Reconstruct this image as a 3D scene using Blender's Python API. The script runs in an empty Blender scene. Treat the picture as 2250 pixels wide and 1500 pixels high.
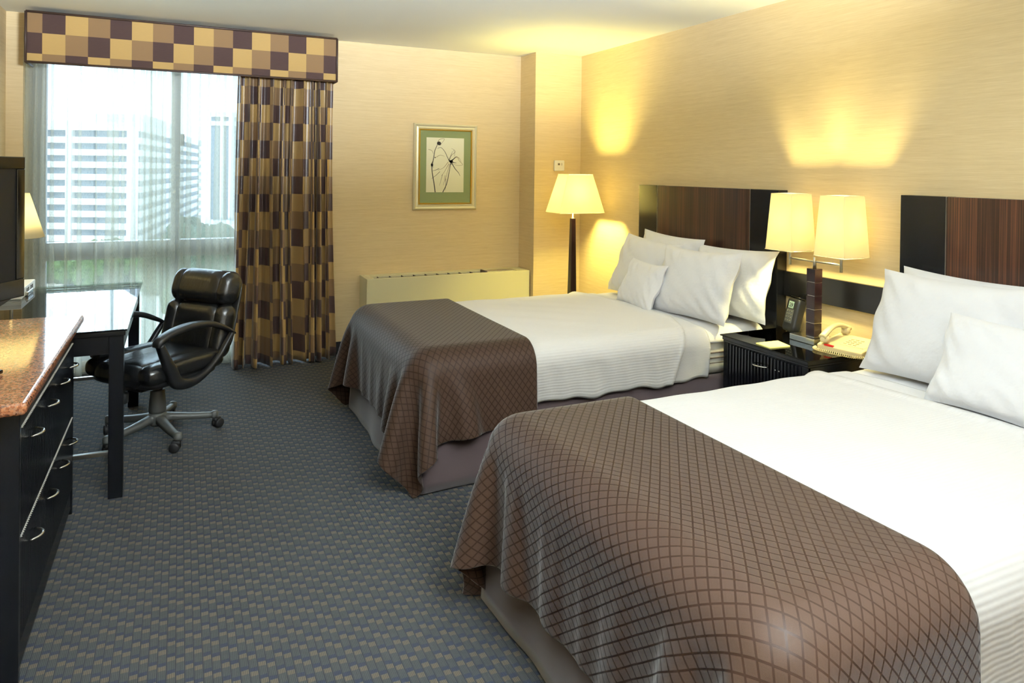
import bpy, math, random
import numpy as np
from mathutils import Vector, Matrix
random.seed(7); rng = np.random.default_rng(7)
PI = math.pi
C = bpy.context.scene.collection

# ------------------------------------------------------------------ materials
def srgb(r, g, b):
    f = lambda c: (c/255/12.92) if c/255 <= .04045 else ((c/255+.055)/1.055)**2.4
    return (f(r), f(g), f(b), 1)

class NT:
    def __init__(s, name):
        s.m = bpy.data.materials.new(name); s.m.use_nodes = True
        s.t = s.m.node_tree; s.t.nodes.clear()
        s.out = s.n('ShaderNodeOutputMaterial')
    def n(s, typ, **kw):
        nd = s.t.nodes.new(typ)
        for k, v in kw.items():
            if k.startswith('i_'):
                key = k[2:]; key = int(key) if key.isdigit() else key.replace('_', ' ')
                nd.inputs[key].default_value = v
            else: setattr(nd, k, v)
        return nd
    def l(s, a, b): s.t.links.new(a, b)
    def math(s, op, a, b=None, c=None):
        nd = s.n('ShaderNodeMath', operation=op)
        for i, x in enumerate((a, b, c)):
            if x is None: continue
            if isinstance(x, (int, float)): nd.inputs[i].default_value = x
            else: s.l(x, nd.inputs[i])
        return nd.outputs[0]
    def mix(s, fac, a, b):
        nd = s.n('ShaderNodeMix', data_type='RGBA')
        for sock, x in ((nd.inputs[0], fac), (nd.inputs[6], a), (nd.inputs[7], b)):
            if isinstance(x, (int, float, tuple)): sock.default_value = x
            else: s.l(x, sock)
        return nd.outputs[2]
    def ramp(s, fac, stops, interp='LINEAR'):
        nd = s.n('ShaderNodeValToRGB'); cr = nd.color_ramp; cr.interpolation = interp
        while len(cr.elements) < len(stops): cr.elements.new(.5)
        for e, (p, c) in zip(cr.elements, stops):
            e.position = p; e.color = c if len(c) == 4 else (*c, 1)
        s.l(fac, nd.inputs[0]); return nd.outputs[0]
    def noise(s, vec, scale, detail=3, rough=.5):
        nd = s.n('ShaderNodeTexNoise'); nd.inputs['Scale'].default_value = scale
        nd.inputs['Detail'].default_value = detail; nd.inputs['Roughness'].default_value = rough
        if vec is not None: s.l(vec, nd.inputs['Vector'])
        return nd.outputs[0]
    def mapping(s, vec, scale=(1, 1, 1), loc=(0, 0, 0)):
        nd = s.n('ShaderNodeMapping'); nd.inputs['Scale'].default_value = scale; nd.inputs['Location'].default_value = loc
        s.l(vec, nd.inputs[0]); return nd.outputs[0]
    def obj(s): return s.n('ShaderNodeTexCoord').outputs['Object']
    def uv(s): return s.n('ShaderNodeTexCoord').outputs['UV']
    def pos(s): return s.n('ShaderNodeNewGeometry').outputs['Position']
    def xyz(s, vec):
        nd = s.n('ShaderNodeSeparateXYZ'); s.l(vec, nd.inputs[0]); return nd.outputs
    def bump(s, h, strength=.3, dist=.002):
        nd = s.n('ShaderNodeBump'); nd.inputs['Strength'].default_value = strength; nd.inputs['Distance'].default_value = dist
        s.l(h, nd.inputs['Height']); return nd.outputs[0]
    def pbsdf(s, color=None, rough=.5, metal=0, normal=None, spec=.5, **kw):
        p = s.n('ShaderNodeBsdfPrincipled')
        def put(k, v):
            if v is None: return
            if isinstance(v, (int, float, tuple)): p.inputs[k].default_value = v
            else: s.l(v, p.inputs[k])
        put('Base Color', color); put('Roughness', rough); put('Metallic', metal); put('Normal', normal); put('Specular IOR Level', spec)
        for k, v in kw.items(): put(k.replace('_', ' '), v)
        return p
    def done(s, shader):
        s.l(shader.outputs[0] if hasattr(shader, 'outputs') else shader, s.out.inputs[0]); return s.m

def plain(name, col, rough=.5, metal=0, spec=.5, bump=None, **kw):
    t = NT(name); nrm = None
    if bump:
        nrm = t.bump(t.noise(t.obj(), bump[0], 4), bump[1], bump[2] if len(bump) > 2 else .002)
    return t.done(t.pbsdf(col, rough, metal, nrm, spec, **kw))

def wallpaper():
    t = NT('wallpaper'); p = t.pos()
    x = t.xyz(p)
    comb = t.n('ShaderNodeCombineXYZ'); t.l(t.math('ADD', x[0], x[1]), comb.inputs[0]); t.l(x[2], comb.inputs[2])
    n1 = t.noise(t.mapping(comb.outputs[0], (9, 1, 230)), 1, 3, .6)
    n2 = t.noise(t.mapping(comb.outputs[0], (2.2, 1, 60)), 1, 2, .5)
    f = t.math('ADD', t.math('MULTIPLY', n1, .6), t.math('MULTIPLY', n2, .4))
    col = t.ramp(f, [(.3, srgb(204, 181, 138)), (.5, srgb(214, 192, 149)), (.7, srgb(222, 202, 160))])
    return t.done(t.pbsdf(col, .62, 0, t.bump(n1, .22, .0012), .3))

def carpet():
    t = NT('carpet'); x = t.xyz(t.pos())
    W, P = .0255, .080
    cx = t.math('DIVIDE', x[0], W)
    ci = t.math('FLOOR', cx); cf = t.math('FRACT', cx)
    wob = t.math('MULTIPLY', t.noise(t.pos(), 30, 2), .12)
    r = t.math('FRACT', t.math('ADD', t.math('ADD', t.math('DIVIDE', x[1], P), t.math('ADD', t.math('MULTIPLY', ci, .37), t.math('MULTIPLY', t.math('FLOORED_MODULO', ci, 2.0), .17))), wob))
    rib = t.math('SINE', t.math('MULTIPLY', cf, 2*PI*5))
    rib01 = t.math('MULTIPLY_ADD', rib, .5, .5)
    fine = t.noise(t.pos(), 900, 2)
    big = t.noise(t.pos(), 70, 2)
    navy = srgb(12, 23, 46); olive = srgb(56, 57, 53); tan = srgb(102, 89, 67); dark = srgb(11, 14, 22)
    base = t.ramp(r, [(0, tan), (.26, navy), (.48, olive)], 'CONSTANT')
    isnavy = t.math('MULTIPLY', t.math('GREATER_THAN', r, .26), t.math('LESS_THAN', r, .48))
    ribf = t.math('MULTIPLY', t.math('MULTIPLY', t.math('SUBTRACT', 1.0, rib01), .62), t.math('SUBTRACT', 1.0, isnavy))
    col = t.mix(ribf, base, dark)
    edge = t.math('LESS_THAN', t.math('ABSOLUTE', t.math('SUBTRACT', cf, .5)), .43)
    col = t.mix(edge, dark, col)
    col = t.mix(t.math('MULTIPLY', t.math('SUBTRACT', fine, .35), .55), col, srgb(30, 36, 48))
    col = t.mix(t.math('MULTIPLY', big, .10), col, srgb(100, 110, 122))
    h = t.math('ADD', t.math('MULTIPLY', edge, t.math('SUBTRACT', 1.0, t.math('MULTIPLY', isnavy, .6))), t.math('MULTIPLY', rib01, .35))
    h = t.math('ADD', h, t.math('MULTIPLY', fine, .5))
    return t.done(t.pbsdf(col, .75, 0, t.bump(h, .9, .004), .12, Sheen_Weight=.06, Sheen_Roughness=.5))

def ceiling_mat():
    t = NT('ceiling_plaster')
    n = t.noise(t.pos(), 260, 3, .7)
    return t.done(t.pbsdf(srgb(240, 241, 232), .9, 0, t.bump(n, .45, .004), .1))

def plaid(name, shift=0, rough=.30, spec=.6):
    # woven squares in three tones; uv in units of one square
    t = NT(name); u = t.xyz(t.uv())
    iu = t.math('FLOOR', u[0]); iv = t.math('FLOOR', u[1])
    k = t.math('DIVIDE', t.math('FLOORED_MODULO', t.math('ADD', t.math('ADD', iu, iv), shift), 3.0), 3.0)
    tone = t.ramp(t.math('ADD', k, .05), [(0, srgb(140, 112, 80)), (.333, srgb(66, 50, 54)), (.666, srgb(188, 156, 98))], 'CONSTANT')
    w = t.noise(t.mapping(t.uv(), (3, 160, 1)), 1, 2)
    col = t.mix(t.math('MULTIPLY', w, .3), tone, srgb(120, 96, 70))
    return t.done(t.pbsdf(col, rough, 0, t.bump(w, .15, .001), spec, Sheen_Weight=.3, Sheen_Roughness=.3))

def throw_mat():
    t = NT('diamond_woven_brown'); u = t.xyz(t.uv())
    a = t.math('ADD', t.math('DIVIDE', u[0], .034), t.math('DIVIDE', u[1], .044))
    b = t.math('SUBTRACT', t.math('DIVIDE', u[0], .034), t.math('DIVIDE', u[1], .044))
    da = t.math('ABSOLUTE', t.math('SUBTRACT', t.math('FRACT', a), .5))
    db = t.math('ABSOLUTE', t.math('SUBTRACT', t.math('FRACT', b), .5))
    line = t.math('GREATER_THAN', t.math('MAXIMUM', da, db), .42)
    mid = t.math('MULTIPLY', t.math('LESS_THAN', t.math('MAXIMUM', da, db), .27), t.math('GREATER_THAN', t.math('MAXIMUM', da, db), .20))
    weave = t.noise(t.mapping(t.uv(), (900, 900, 1)), 1, 1)
    cell = t.mix(t.math('MULTIPLY', weave, .6), srgb(39, 27, 20), srgb(59, 43, 33))
    cell = t.mix(t.math('MULTIPLY', mid, .25), cell, srgb(42, 29, 22))
    col = t.mix(line, cell, srgb(31, 18, 11))
    rough = t.math('MULTIPLY_ADD', line, -.12, .62)
    sheen = t.math('MULTIPLY_ADD', line, -.26, .30)
    h = t.math('ADD', t.math('MULTIPLY', line, -.6), t.math('MULTIPLY', weave, .3))
    return t.done(t.pbsdf(col, rough, 0, t.bump(h, .35, .001), .10, Sheen_Weight=sheen, Sheen_Roughness=.38))

def white_ribbed(name, pitch=.015, tint=(229, 229, 230)):
    t = NT(name); u = t.xyz(t.uv())
    w = t.math('SINE', t.math('MULTIPLY', u[1], 2*PI/pitch))
    n = t.noise(t.uv(), 9, 3)
    h = t.math('ADD', t.math('MULTIPLY', w, .5), t.math('MULTIPLY', n, 3.0))
    return t.done(t.pbsdf(srgb(*tint), .85, 0, t.bump(h, .32, .0022), .15, Sheen_Weight=.15))

def pillow_mat():
    t = NT('white_pillowcase')
    n = t.noise(t.obj(), 9, 4, .55); n2 = t.noise(t.mapping(t.obj(), (1, 1, 1)), 600, 1)
    h = t.math('ADD', t.math('MULTIPLY', n, 6.0), t.math('MULTIPLY', n2, .1))
    return t.done(t.pbsdf(srgb(231, 232, 236), .85, 0, t.bump(h, .30, .004), .15, Sheen_Weight=.15))

def zebrano():
    t = NT('zebrano_veneer'); p = t.obj()
    n = t.noise(t.mapping(p, (1, 150, .8)), 1, 4, .6); n2 = t.noise(t.mapping(p, (1, 28, .35)), 1, 3, .5)
    f = t.math('ADD', t.math('MULTIPLY', n, .65), t.math('MULTIPLY', n2, .35))
    col = t.ramp(f, [(.36, srgb(26, 15, 11)), (.5, srgb(46, 27, 19)), (.64, srgb(92, 56, 38))])
    return t.done(t.pbsdf(col, .28, 0, t.bump(n, .05, .0005), .5, Coat_Weight=.35, Coat_Roughness=.12))

def dark_wood(name, a, b, rough=.3, axis=2, spec=.5):
    t = NT(name); sc = [60, 60, 60]; sc[axis] = 2
    n = t.noise(t.mapping(t.obj(), tuple(sc)), 1, 4, .6)
    col = t.ramp(n, [(.3, a), (.7, b)])
    return t.done(t.pbsdf(col, rough, 0, t.bump(n, .08, .0006), spec))

def granite():
    t = NT('brown_granite'); p = t.obj()
    v = t.n('ShaderNodeTexVoronoi'); v.inputs['Scale'].default_value = 170; t.l(p, v.inputs['Vector'])
    n = t.noise(p, 120, 4, .7)
    f = t.math('ADD', t.math('MULTIPLY', t.xyz(v.outputs['Color'])[0], .55), t.math('MULTIPLY', n, .45))
    col = t.ramp(f, [(.2, srgb(70, 44, 32)), (.4, srgb(150, 92, 62)), (.55, srgb(196, 132, 92)), (.72, srgb(168, 128, 104)), (.85, srgb(60, 44, 38))])
    return t.done(t.pbsdf(col, .08, 0, None, .6))

def glass_top():
    t = NT('green_edged_glass')
    fr = t.n('ShaderNodeFresnel'); fr.inputs['IOR'].default_value = 1.62
    tr = t.n('ShaderNodeBsdfTransparent'); tr.inputs[0].default_value = (.86, .95, .91, 1)
    gl = t.n('ShaderNodeBsdfGlossy'); gl.inputs['Roughness'].default_value = .01
    mx = t.n('ShaderNodeMixShader'); t.l(fr.outputs[0], mx.inputs[0]); t.l(tr.outputs[0], mx.inputs[1]); t.l(gl.outputs[0], mx.inputs[2])
    return t.done(mx)

def window_glass():
    t = NT('window_glass')
    fr = t.n('ShaderNodeFresnel'); fr.inputs['IOR'].default_value = 1.3
    tr = t.n('ShaderNodeBsdfTransparent'); tr.inputs[0].default_value = (.94, .98, .98, 1)
    gl = t.n('ShaderNodeBsdfGlossy'); gl.inputs['Roughness'].default_value = .01
    mx = t.n('ShaderNodeMixShader'); t.l(fr.outputs[0], mx.inputs[0]); t.l(tr.outputs[0], mx.inputs[1]); t.l(gl.outputs[0], mx.inputs[2])
    return t.done(mx)

def sheer_mat():
    t = NT('sheer_voile')
    thr = t.noise(t.mapping(t.uv(), (400, 6, 1)), 1, 2)
    tr = t.n('ShaderNodeBsdfTransparent'); tr.inputs[0].default_value = (.97, .98, .97, 1)
    tl = t.n('ShaderNodeBsdfTranslucent'); tl.inputs[0].default_value = srgb(226, 222, 208)
    df = t.n('ShaderNodeBsdfDiffuse'); df.inputs[0].default_value = srgb(206, 206, 196)
    a = t.n('ShaderNodeMixShader'); a.inputs[0].default_value = .5; t.l(tl.outputs[0], a.inputs[1]); t.l(df.outputs[0], a.inputs[2])
    b = t.n('ShaderNodeMixShader'); t.l(t.math('MULTIPLY_ADD', thr, .28, .20), b.inputs[0]); t.l(tr.outputs[0], b.inputs[1]); t.l(a.outputs[0], b.inputs[2])
    return t.done(b)

def shade_mat(name, col=(255, 250, 232), tfac=.72):
    t = NT(name); th = t.noise(t.mapping(t.obj(), (300, 300, 20)), 1, 2)
    tl = t.n('ShaderNodeBsdfTranslucent'); tl.inputs[0].default_value = srgb(*col)
    df = t.n('ShaderNodeBsdfDiffuse'); df.inputs[0].default_value = srgb(242, 234, 214)
    t.l(t.bump(th, .1, .0005), df.inputs['Normal'])
    a = t.n('ShaderNodeMixShader'); a.inputs[0].default_value = 1-tfac; t.l(tl.outputs[0], a.inputs[1]); t.l(df.outputs[0], a.inputs[2])
    return t.done(a)

def emit(name, col, st):
    t = NT(name); e = t.n('ShaderNodeEmission'); e.inputs[0].default_value = col; e.inputs[1].default_value = st
    return t.done(e)

def leather():
    t = NT('black_leather'); p = t.obj()
    v = t.n('ShaderNodeTexVoronoi'); v.inputs['Scale'].default_value = 420; t.l(p, v.inputs['Vector'])
    n = t.noise(t.mapping(p, (6, 14, 6)), 1, 4, .6)
    h = t.math('ADD', t.math('MULTIPLY', v.outputs['Distance'], .05), t.math('MULTIPLY', n, 3.0))
    return t.done(t.pbsdf(srgb(22, 23, 25), .27, 0, t.bump(h, .35, .005), .6))

def foliage(name, a, b):
    t = NT(name); n = t.noise(t.obj(), 1.6, 5, .7)
    return t.done(t.pbsdf(t.ramp(n, [(.35, srgb(*a)), (.65, srgb(*b))]), .8, 0, t.bump(n, 1, .4), .2))

M = dict(
    wall=wallpaper(), carpet=carpet(), ceil=ceiling_mat(), plaid=plaid('checked_drape_fabric'), plaidv=plaid('checked_valance_fabric', 0, .7, .12),
    throw=throw_mat(), duvet=white_ribbed('white_ribbed_cotton'), sheet=white_ribbed('white_sheet_cotton', .006, (232, 232, 234)),
    pillow=pillow_mat(), zebra=zebrano(), granite=granite(), glass=glass_top(), wglass=window_glass(), sheer=sheer_mat(),
    shade=shade_mat('white_lamp_shade_fabric'), leather=leather(),
    blackwood=dark_wood('black_stained_wood', srgb(7, 8, 11), srgb(14, 15, 20), .22),
    blackwood_y=dark_wood('black_stained_wood_long', srgb(8, 8, 11), srgb(15, 15, 19), .26, 1),
    mahog=dark_wood('dark_mahogany', srgb(24, 13, 16), srgb(38, 21, 24), .22),
    skirt=plain('brown_bed_skirt_cotton', srgb(64, 52, 53), .85, spec=.2, bump=(500, .2), Sheen_Weight=.3),
    chrome=plain('brushed_chrome', srgb(205, 203, 198), .22, 1), nickel=plain('satin_nickel', srgb(190, 188, 182), .32, 1),
    plastic=plain('black_plastic', srgb(24, 25, 27), .42), grey=plain('grey_plastic', srgb(86, 88, 86), .42),
    gloss=plain('gloss_black_plastic', srgb(8, 8, 10), .12), screen=plain('lcd_screen', srgb(14, 15, 18), .35, spec=.15),
    cream=plain('cream_enamel', srgb(214, 208, 170), .4), dark=plain('dark_void', srgb(14, 12, 10), .8),
    beige=plain('beige_phone_plastic', srgb(226, 208, 160), .4), red=plain('red_lens', srgb(190, 24, 18), .3),
    white=plain('white_plastic', srgb(232, 232, 228), .4), paper=plain('pale_yellow_paper', srgb(226, 224, 150), .8),
    alum=plain('window_aluminium', srgb(150, 150, 146), .5), base=plain('black_vinyl_baseboard', srgb(20, 22, 30), .4),
    silver=plain('champagne_silver_frame', srgb(226, 220, 190), .42, .45), gilt=plain('gilt_frame_lip', srgb(220, 190, 90), .3, .8),
    mat=plain('sage_green_mat_board', srgb(128, 140, 96), .8), art=plain('cream_art_paper', srgb(226, 224, 196), .8),
    ink=plain('black_ink', srgb(34, 28, 26), .7), wash=plain('grey_ink_wash', srgb(150, 138, 110), .8),
    lcd=plain('grey_green_lcd', srgb(150, 176, 168), .25), concrete=plain('white_facade', srgb(206, 204, 196), .8),
    bglass=plain('blue_grey_facade_glass', srgb(76, 95, 108), .5), ground=plain('pale_paving', srgb(214, 214, 204), .9, bump=(.3, .5)),
    leaf=foliage('green_foliage', (44, 72, 30), (100, 124, 60)), leaf2=foliage('dark_green_foliage', (34, 56, 38), (76, 98, 68)),
    bark=plain('brown_bark', srgb(90, 74, 58), .9), piping=plain('brown_welt_cord', srgb(66, 50, 44), .5),
    bulb=emit('warm_bulb', (1, .72, .3, 1), 30), rubber=plain('black_rubber', srgb(16, 16, 18), .6),
    ticking=white_ribbed('cream_mattress_ticking', .03, (238, 234, 218)),
    seam=plain('seam_shadow_cord', srgb(92, 80, 70), .8), mesh=plain('mesh_metal', srgb(200, 196, 186), .3, .8),
)

# ------------------------------------------------------------------ geometry helpers
class MB:
    def __init__(s): s.v = []; s.f = []; s.uv = []; s.has_uv = False
    def add(s, vs, fs, uvs=None):
        o = len(s.v); s.v += [tuple(map(float, v)) for v in vs]
        s.f += [tuple(i+o for i in f) for f in fs]
        if uvs is not None: s.has_uv = True; s.uv += [tuple(map(float, u)) for u in uvs]
        else: s.uv += [(0., 0.)]*len(vs)
        return s
    def box(s, x0, x1, y0, y1, z0, z1):
        vs = [(x, y, z) for x in (x0, x1) for y in (y0, y1) for z in (z0, z1)]
        return s.add(vs, [(0, 1, 3, 2), (4, 6, 7, 5), (0, 4, 5, 1), (2, 3, 7, 6), (0, 2, 6, 4), (1, 5, 7, 3)])
    def prism(s, poly, z0, z1):       # poly in xy
        n = len(poly); vs = [(x, y, z0) for x, y in poly]+[(x, y, z1) for x, y in poly]
        return s.add(vs, [tuple(range(n-1, -1, -1)), tuple(range(n, 2*n))]+[(i, (i+1) % n, n+(i+1) % n, n+i) for i in range(n)])
    def frustum(s, c0, w0, d0, z0, c1, w1, d1, z1):
        vs = []
        for (cx, cy), w, d, z in ((c0, w0, d0, z0), (c1, w1, d1, z1)):
            vs += [(cx-w/2, cy-d/2, z), (cx+w/2, cy-d/2, z), (cx+w/2, cy+d/2, z), (cx-w/2, cy+d/2, z)]
        return s.add(vs, [(3, 2, 1, 0), (4, 5, 6, 7)]+[(i, (i+1) % 4, 4+(i+1) % 4, 4+i) for i in range(4)])
    def tube(s, path, r, n=12, cap=True, closed=False, flat=1.0, up=(0, 0, 1)):
        P = [Vector(p) for p in path]; m = len(P); rr = r if hasattr(r, '__len__') else [r]*m
        vs = []; u0 = None
        for i in range(m):
            a = P[(i-1) % m] if (closed or i > 0) else P[i]; b = P[(i+1) % m] if (closed or i < m-1) else P[i]
            d = (b-a).normalized()
            if u0 is None:
                u0 = d.cross(Vector(up))
                if u0.length < 1e-4: u0 = d.cross(Vector((1, 0, 0)))
            u0 = (u0-d*u0.dot(d)).normalized(); w = d.cross(u0)
            for k in range(n):
                t = 2*PI*k/n; vs.append(P[i]+u0*(rr[i]*math.cos(t))+w*(rr[i]*flat*math.sin(t)))
        fs = []
        for i in range(m if closed else m-1):
            j = (i+1) % m
            for k in range(n): fs.append((i*n+k, i*n+(k+1) % n, j*n+(k+1) % n, j*n+k))
        if cap and not closed: fs += [tuple(range(n-1, -1, -1)), tuple(range((m-1)*n, m*n))]
        return s.add(vs, fs)
    def lathe(s, prof, c=(0, 0, 0), n=24, cap=True):
        vs = []; fs = []; m = len(prof)
        for r, z in prof:
            for k in range(n): vs.append((c[0]+r*math.cos(2*PI*k/n), c[1]+r*math.sin(2*PI*k/n), c[2]+z))
        for i in range(m-1):
            for k in range(n): fs.append((i*n+k, i*n+(k+1) % n, (i+1)*n+(k+1) % n, (i+1)*n+k))
        if cap: fs += [tuple(range(n-1, -1, -1)), tuple(range((m-1)*n, m*n))]
        return s.add(vs, fs)
    def grid(s, fn, nu, nv, uvfn=None, closeu=False):
        vs = []; us = []
        for j in range(nv+1):
            for i in range(nu+1):
                vs.append(fn(i/nu, j/nv)); us.append(uvfn(i/nu, j/nv) if uvfn else (i/nu, j/nv))
        fs = [(j*(nu+1)+i, j*(nu+1)+i+1, (j+1)*(nu+1)+i+1, (j+1)*(nu+1)+i) for j in range(nv) for i in range(nu)]
        return s.add(vs, fs, us)
    def soft(s, sx, sy, sz, r, n=10, mat=None, fn=None):
        # rounded cushion block centred on the origin, then moved by mat
        rr = (r, r, r) if not hasattr(r, '__len__') else r
        half = (sx/2, sy/2, sz/2); idx = {}; vs = []; fs = []
        def vid(key):
            if key not in idx:
                p = [(-1+2*key[a]/n)*half[a] for a in range(3)]
                q = [max(-half[a]+rr[a], min(half[a]-rr[a], p[a])) for a in range(3)]
                d = [(p[a]-q[a])/rr[a] for a in range(3)]; L = math.sqrt(sum(x*x for x in d))
                if L > 1e-9: p = [q[a]+d[a]/L*rr[a]*min(1, max(abs(x) for x in d)) for a in range(3)] if L > 1 else p
                if fn: p = fn(*p)
                idx[key] = len(vs); vs.append(Vector(p))
            return idx[key]
        for ax in range(3):
            b, c = [(1, 2), (2, 0), (0, 1)][ax]
            for side in (0, n):
                for i in range(n):
                    for j in range(n):
                        ks = []
                        for di, dj in ((0, 0), (1, 0), (1, 1), (0, 1)):
                            k = [0, 0, 0]; k[ax] = side; k[b] = i+di; k[c] = j+dj; ks.append(vid(tuple(k)))
                        fs.append(tuple(ks) if side else tuple(ks[::-1]))
        if mat is not None: vs = [mat @ v for v in vs]
        return s.add(vs, fs)
    def xf(s, mat): s.v = [tuple(mat @ Vector(v)) for v in s.v]; return s

def T(x, y, z, rx=0, ry=0, rz=0):
    return Matrix.Translation((x, y, z)) @ Matrix.Rotation(rz, 4, 'Z') @ Matrix.Rotation(ry, 4, 'Y') @ Matrix.Rotation(rx, 4, 'X')

def tag(o, label=None, cat=None, group=None, kind=None):
    if label: o['label'] = label
    if cat: o['category'] = cat
    if group: o['group'] = group
    if kind: o['kind'] = kind
    return o
def thing(name, label, cat, loc=(0, 0, 0), rz=0, group=None):
    o = bpy.data.objects.new(name, None); o.empty_display_size = .05; C.objects.link(o)
    o.location = loc; o.rotation_euler = (0, 0, rz); return tag(o, label, cat, group)
def root_of(o):
    while o.parent: o = o.parent
    return o
def obj(name, mb, mat, parent=None, smooth=False, bevel=0, local=False, origin=None, subsurf=0, solid=0, angle=None, seg=2):
    off = Vector((0, 0, 0))
    if parent is not None and not local: off = root_of(parent).location
    elif parent is None and origin is not None: off = Vector(origin)
    me = bpy.data.meshes.new(name)
    me.from_pydata([tuple(Vector(v)-off) for v in mb.v], [], mb.f)
    me.materials.append(mat)
    if mb.has_uv:
        lay = me.uv_layers.new(name='UVMap'); li = np.empty(len(me.loops), dtype=np.int32); me.loops.foreach_get('vertex_index', li)
        lay.data.foreach_set('uv', np.array(mb.uv, dtype=np.float32)[li].ravel())
    me.validate(); me.update()
    if smooth: me.polygons.foreach_set('use_smooth', [True]*len(me.polygons))
    o = bpy.data.objects.new(name, me); C.objects.link(o)
    if parent is not None: o.parent = parent
    elif origin is not None: o.location = origin
    if bevel:
        b = o.modifiers.new('bevel', 'BEVEL'); b.width = bevel; b.segments = seg; b.limit_method = 'ANGLE'; b.angle_limit = .6
        me.polygons.foreach_set('use_smooth', [True]*len(me.polygons))
        w = o.modifiers.new('wn', 'WEIGHTED_NORMAL'); w.keep_sharp = True
    if solid:
        sm = o.modifiers.new('solid', 'SOLIDIFY'); sm.thickness = abs(solid); sm.offset = 1 if solid > 0 else -1
    if subsurf:
        ss = o.modifiers.new('sub', 'SUBSURF'); ss.levels = subsurf; ss.render_levels = subsurf
    return o
def struct(name, mb, mat, **kw):
    o = obj(name, mb, mat, **kw); o['kind'] = 'structure'; return o
def copy_tree(o, parent=None):
    c = o.copy(); C.objects.link(c); c.parent = parent
    for ch in list(o.children): copy_tree(ch, c)
    return c

# ------------------------------------------------------------------ room dimensions (metres)
XL, XR = -1.09, 3.3216          # side walls
YW, YG = 5.878, 6.12            # window wall, glass
XC, YC = 2.8495, 5.574          # corner column
H = 2.5905
YB = -2.6
SILLX0, SILLX1 = -.99, 1.05     # window opening

struct('floor', MB().box(XL-.1, XR+.1, YB-.1, YG+.1, -.05, 0), M['carpet'])
struct('ceiling', MB().box(XL-.1, XR+.1, YB-.1, YG+.2, H, H+.1), M['ceil'])
struct('wall_right', MB().box(XR, XR+.1, YB-.1, YG+.2, 0, H), M['wall'])
struct('wall_left', MB().box(XL-.1, XL, YB-.1, YG+.2, 0, H), M['wall'])
struct('wall_back', MB().box(XL, XR, YB-.1, YB, 0, H), M['wall'])
w = MB().box(XL, SILLX0, YW, YG+.2, 0, H).box(SILLX1, XR, YW, YG+.2, 0, H).box(SILLX0, SILLX1, YW, YG+.2, 2.46, H).box(SILLX0, SILLX1, YG-.05, YG+.2, 0, .08)
struct('wall_window', w, M['wall'])
struct('wall_column', MB().box(XC, XR, YC, YW, 0, H), M['wall'])
struct('baseboard_window', MB().box(SILLX1, 1.3698, YW-.008, YW, 0, .102).box(XL, SILLX0, YW-.008, YW, 0, .102), M['base'], bevel=.002)
struct('baseboard_column', MB().box(XC-.008, XR, YC-.008, YC, 0, .102), M['base'], bevel=.002)
struct('baseboard_right', MB().box(XR-.008, XR, YB, YC-.008, 0, .102), M['base'], bevel=.002)
struct('baseboard_left', MB().box(XL, XL+.008, YB, YW-.008, 0, .102), M['base'], bevel=.002)

# window frame
w1 = struct('window_1', MB().box(SILLX0, SILLX1, YG-.03, YG+.05, 2.40, 2.46).box(SILLX0, -.885, YG-.03, YG+.05, .08, 2.40)
            .box(.99, SILLX1, YG-.03, YG+.05, .08, 2.40).box(-.885, .99, YG-.03, YG+.05, .08, .12)
            .box(-.885, .99, YG-.05, YG+.05, .835, .965), M['alum'], bevel=.004)
mull = obj('window_mullion', MB().box(-.062, .002, YG-.045, YG+.05, .965, 2.40).box(-.062, .002, YG-.045, YG+.05, .12, .835), M['alum'], w1, bevel=.003)
obj('window_latch', MB().box(.002, .03, YG-.04, YG+.0, 1.70, 1.79).box(.0, .018, YG-.055, YG-.02, 1.73, 1.76), M['plastic'], w1, bevel=.004)
for n, (a, b, c, d) in enumerate(((-.885, -.062, .965, 2.40), (.002, .99, .965, 2.40), (-.885, -.062, .12, .835), (.002, .99, .12, .835))):
    obj('window_pane', MB().box(a, b, YG+.008, YG+.014, c, d), M['wglass'], w1)

# ------------------------------------------------------------------ valance
SQ, SQH = .1322, .1385
vx0, vx1, vy, vz0, vz1 = -.934, 1.112, 5.62, 2.221, 2.556
val = thing('valance', 'upholstered box valance in checked brown and gold squares above the window', 'valance', (.09, vy, vz0))
mb = MB(); r = .03
def vfront(u, v):
    x = vx0+(vx1-vx0)*u; z = vz1-(vz1-vz0)*v
    return (x, vy-.004*math.sin(PI*v), z)
mb.grid(vfront, 60, 12, lambda u, v: ((vx1-vx0)*u/SQ+.3-.0, 100*3+ (vz1-vz0)*v/SQH+ .0))
for xs, sg in ((vx0, -1), (vx1, 1)):
    mb.add([(xs, vy, vz0), (xs, vy, vz1), (xs, YW-.002, vz1), (xs, YW-.002, vz0)], [(0, 1, 2, 3) if sg < 0 else (3, 2, 1, 0)],
           [(0, 302.4), (0, 300), (1.9, 300), (1.9, 302.4)])
mb.add([(vx0, vy, vz0), (vx1, vy, vz0), (vx1, vy+.03, vz0), (vx0, vy+.03, vz0)], [(0, 1, 2, 3)], [(.3, 302.4), (15.8, 302.4), (15.8, 302.6), (.3, 302.6)])
mb.add([(vx0, vy, vz1), (vx0, YW-.002, vz1), (vx1, YW-.002, vz1), (vx1, vy, vz1)], [(0, 1, 2, 3)], [(.3, 300), (.3, 301), (15, 301), (15, 300)])
mb.add([(vx0, vy+.03, vz0), (vx1, vy+.03, vz0), (vx1, vy+.03, vz1-.001), (vx0, vy+.03, vz1-.001)], [(3, 2, 1, 0)], [(0, 0)]*4)
obj('valance_panel', mb, M['plaidv'], val, smooth=False)
pp = MB().tube([(vx0, vy-.006, vz0), (vx1, vy-.006, vz0)], .008, 8).tube([(vx0, vy-.006, vz1), (vx1, vy-.006, vz1)], .008, 8)
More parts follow.
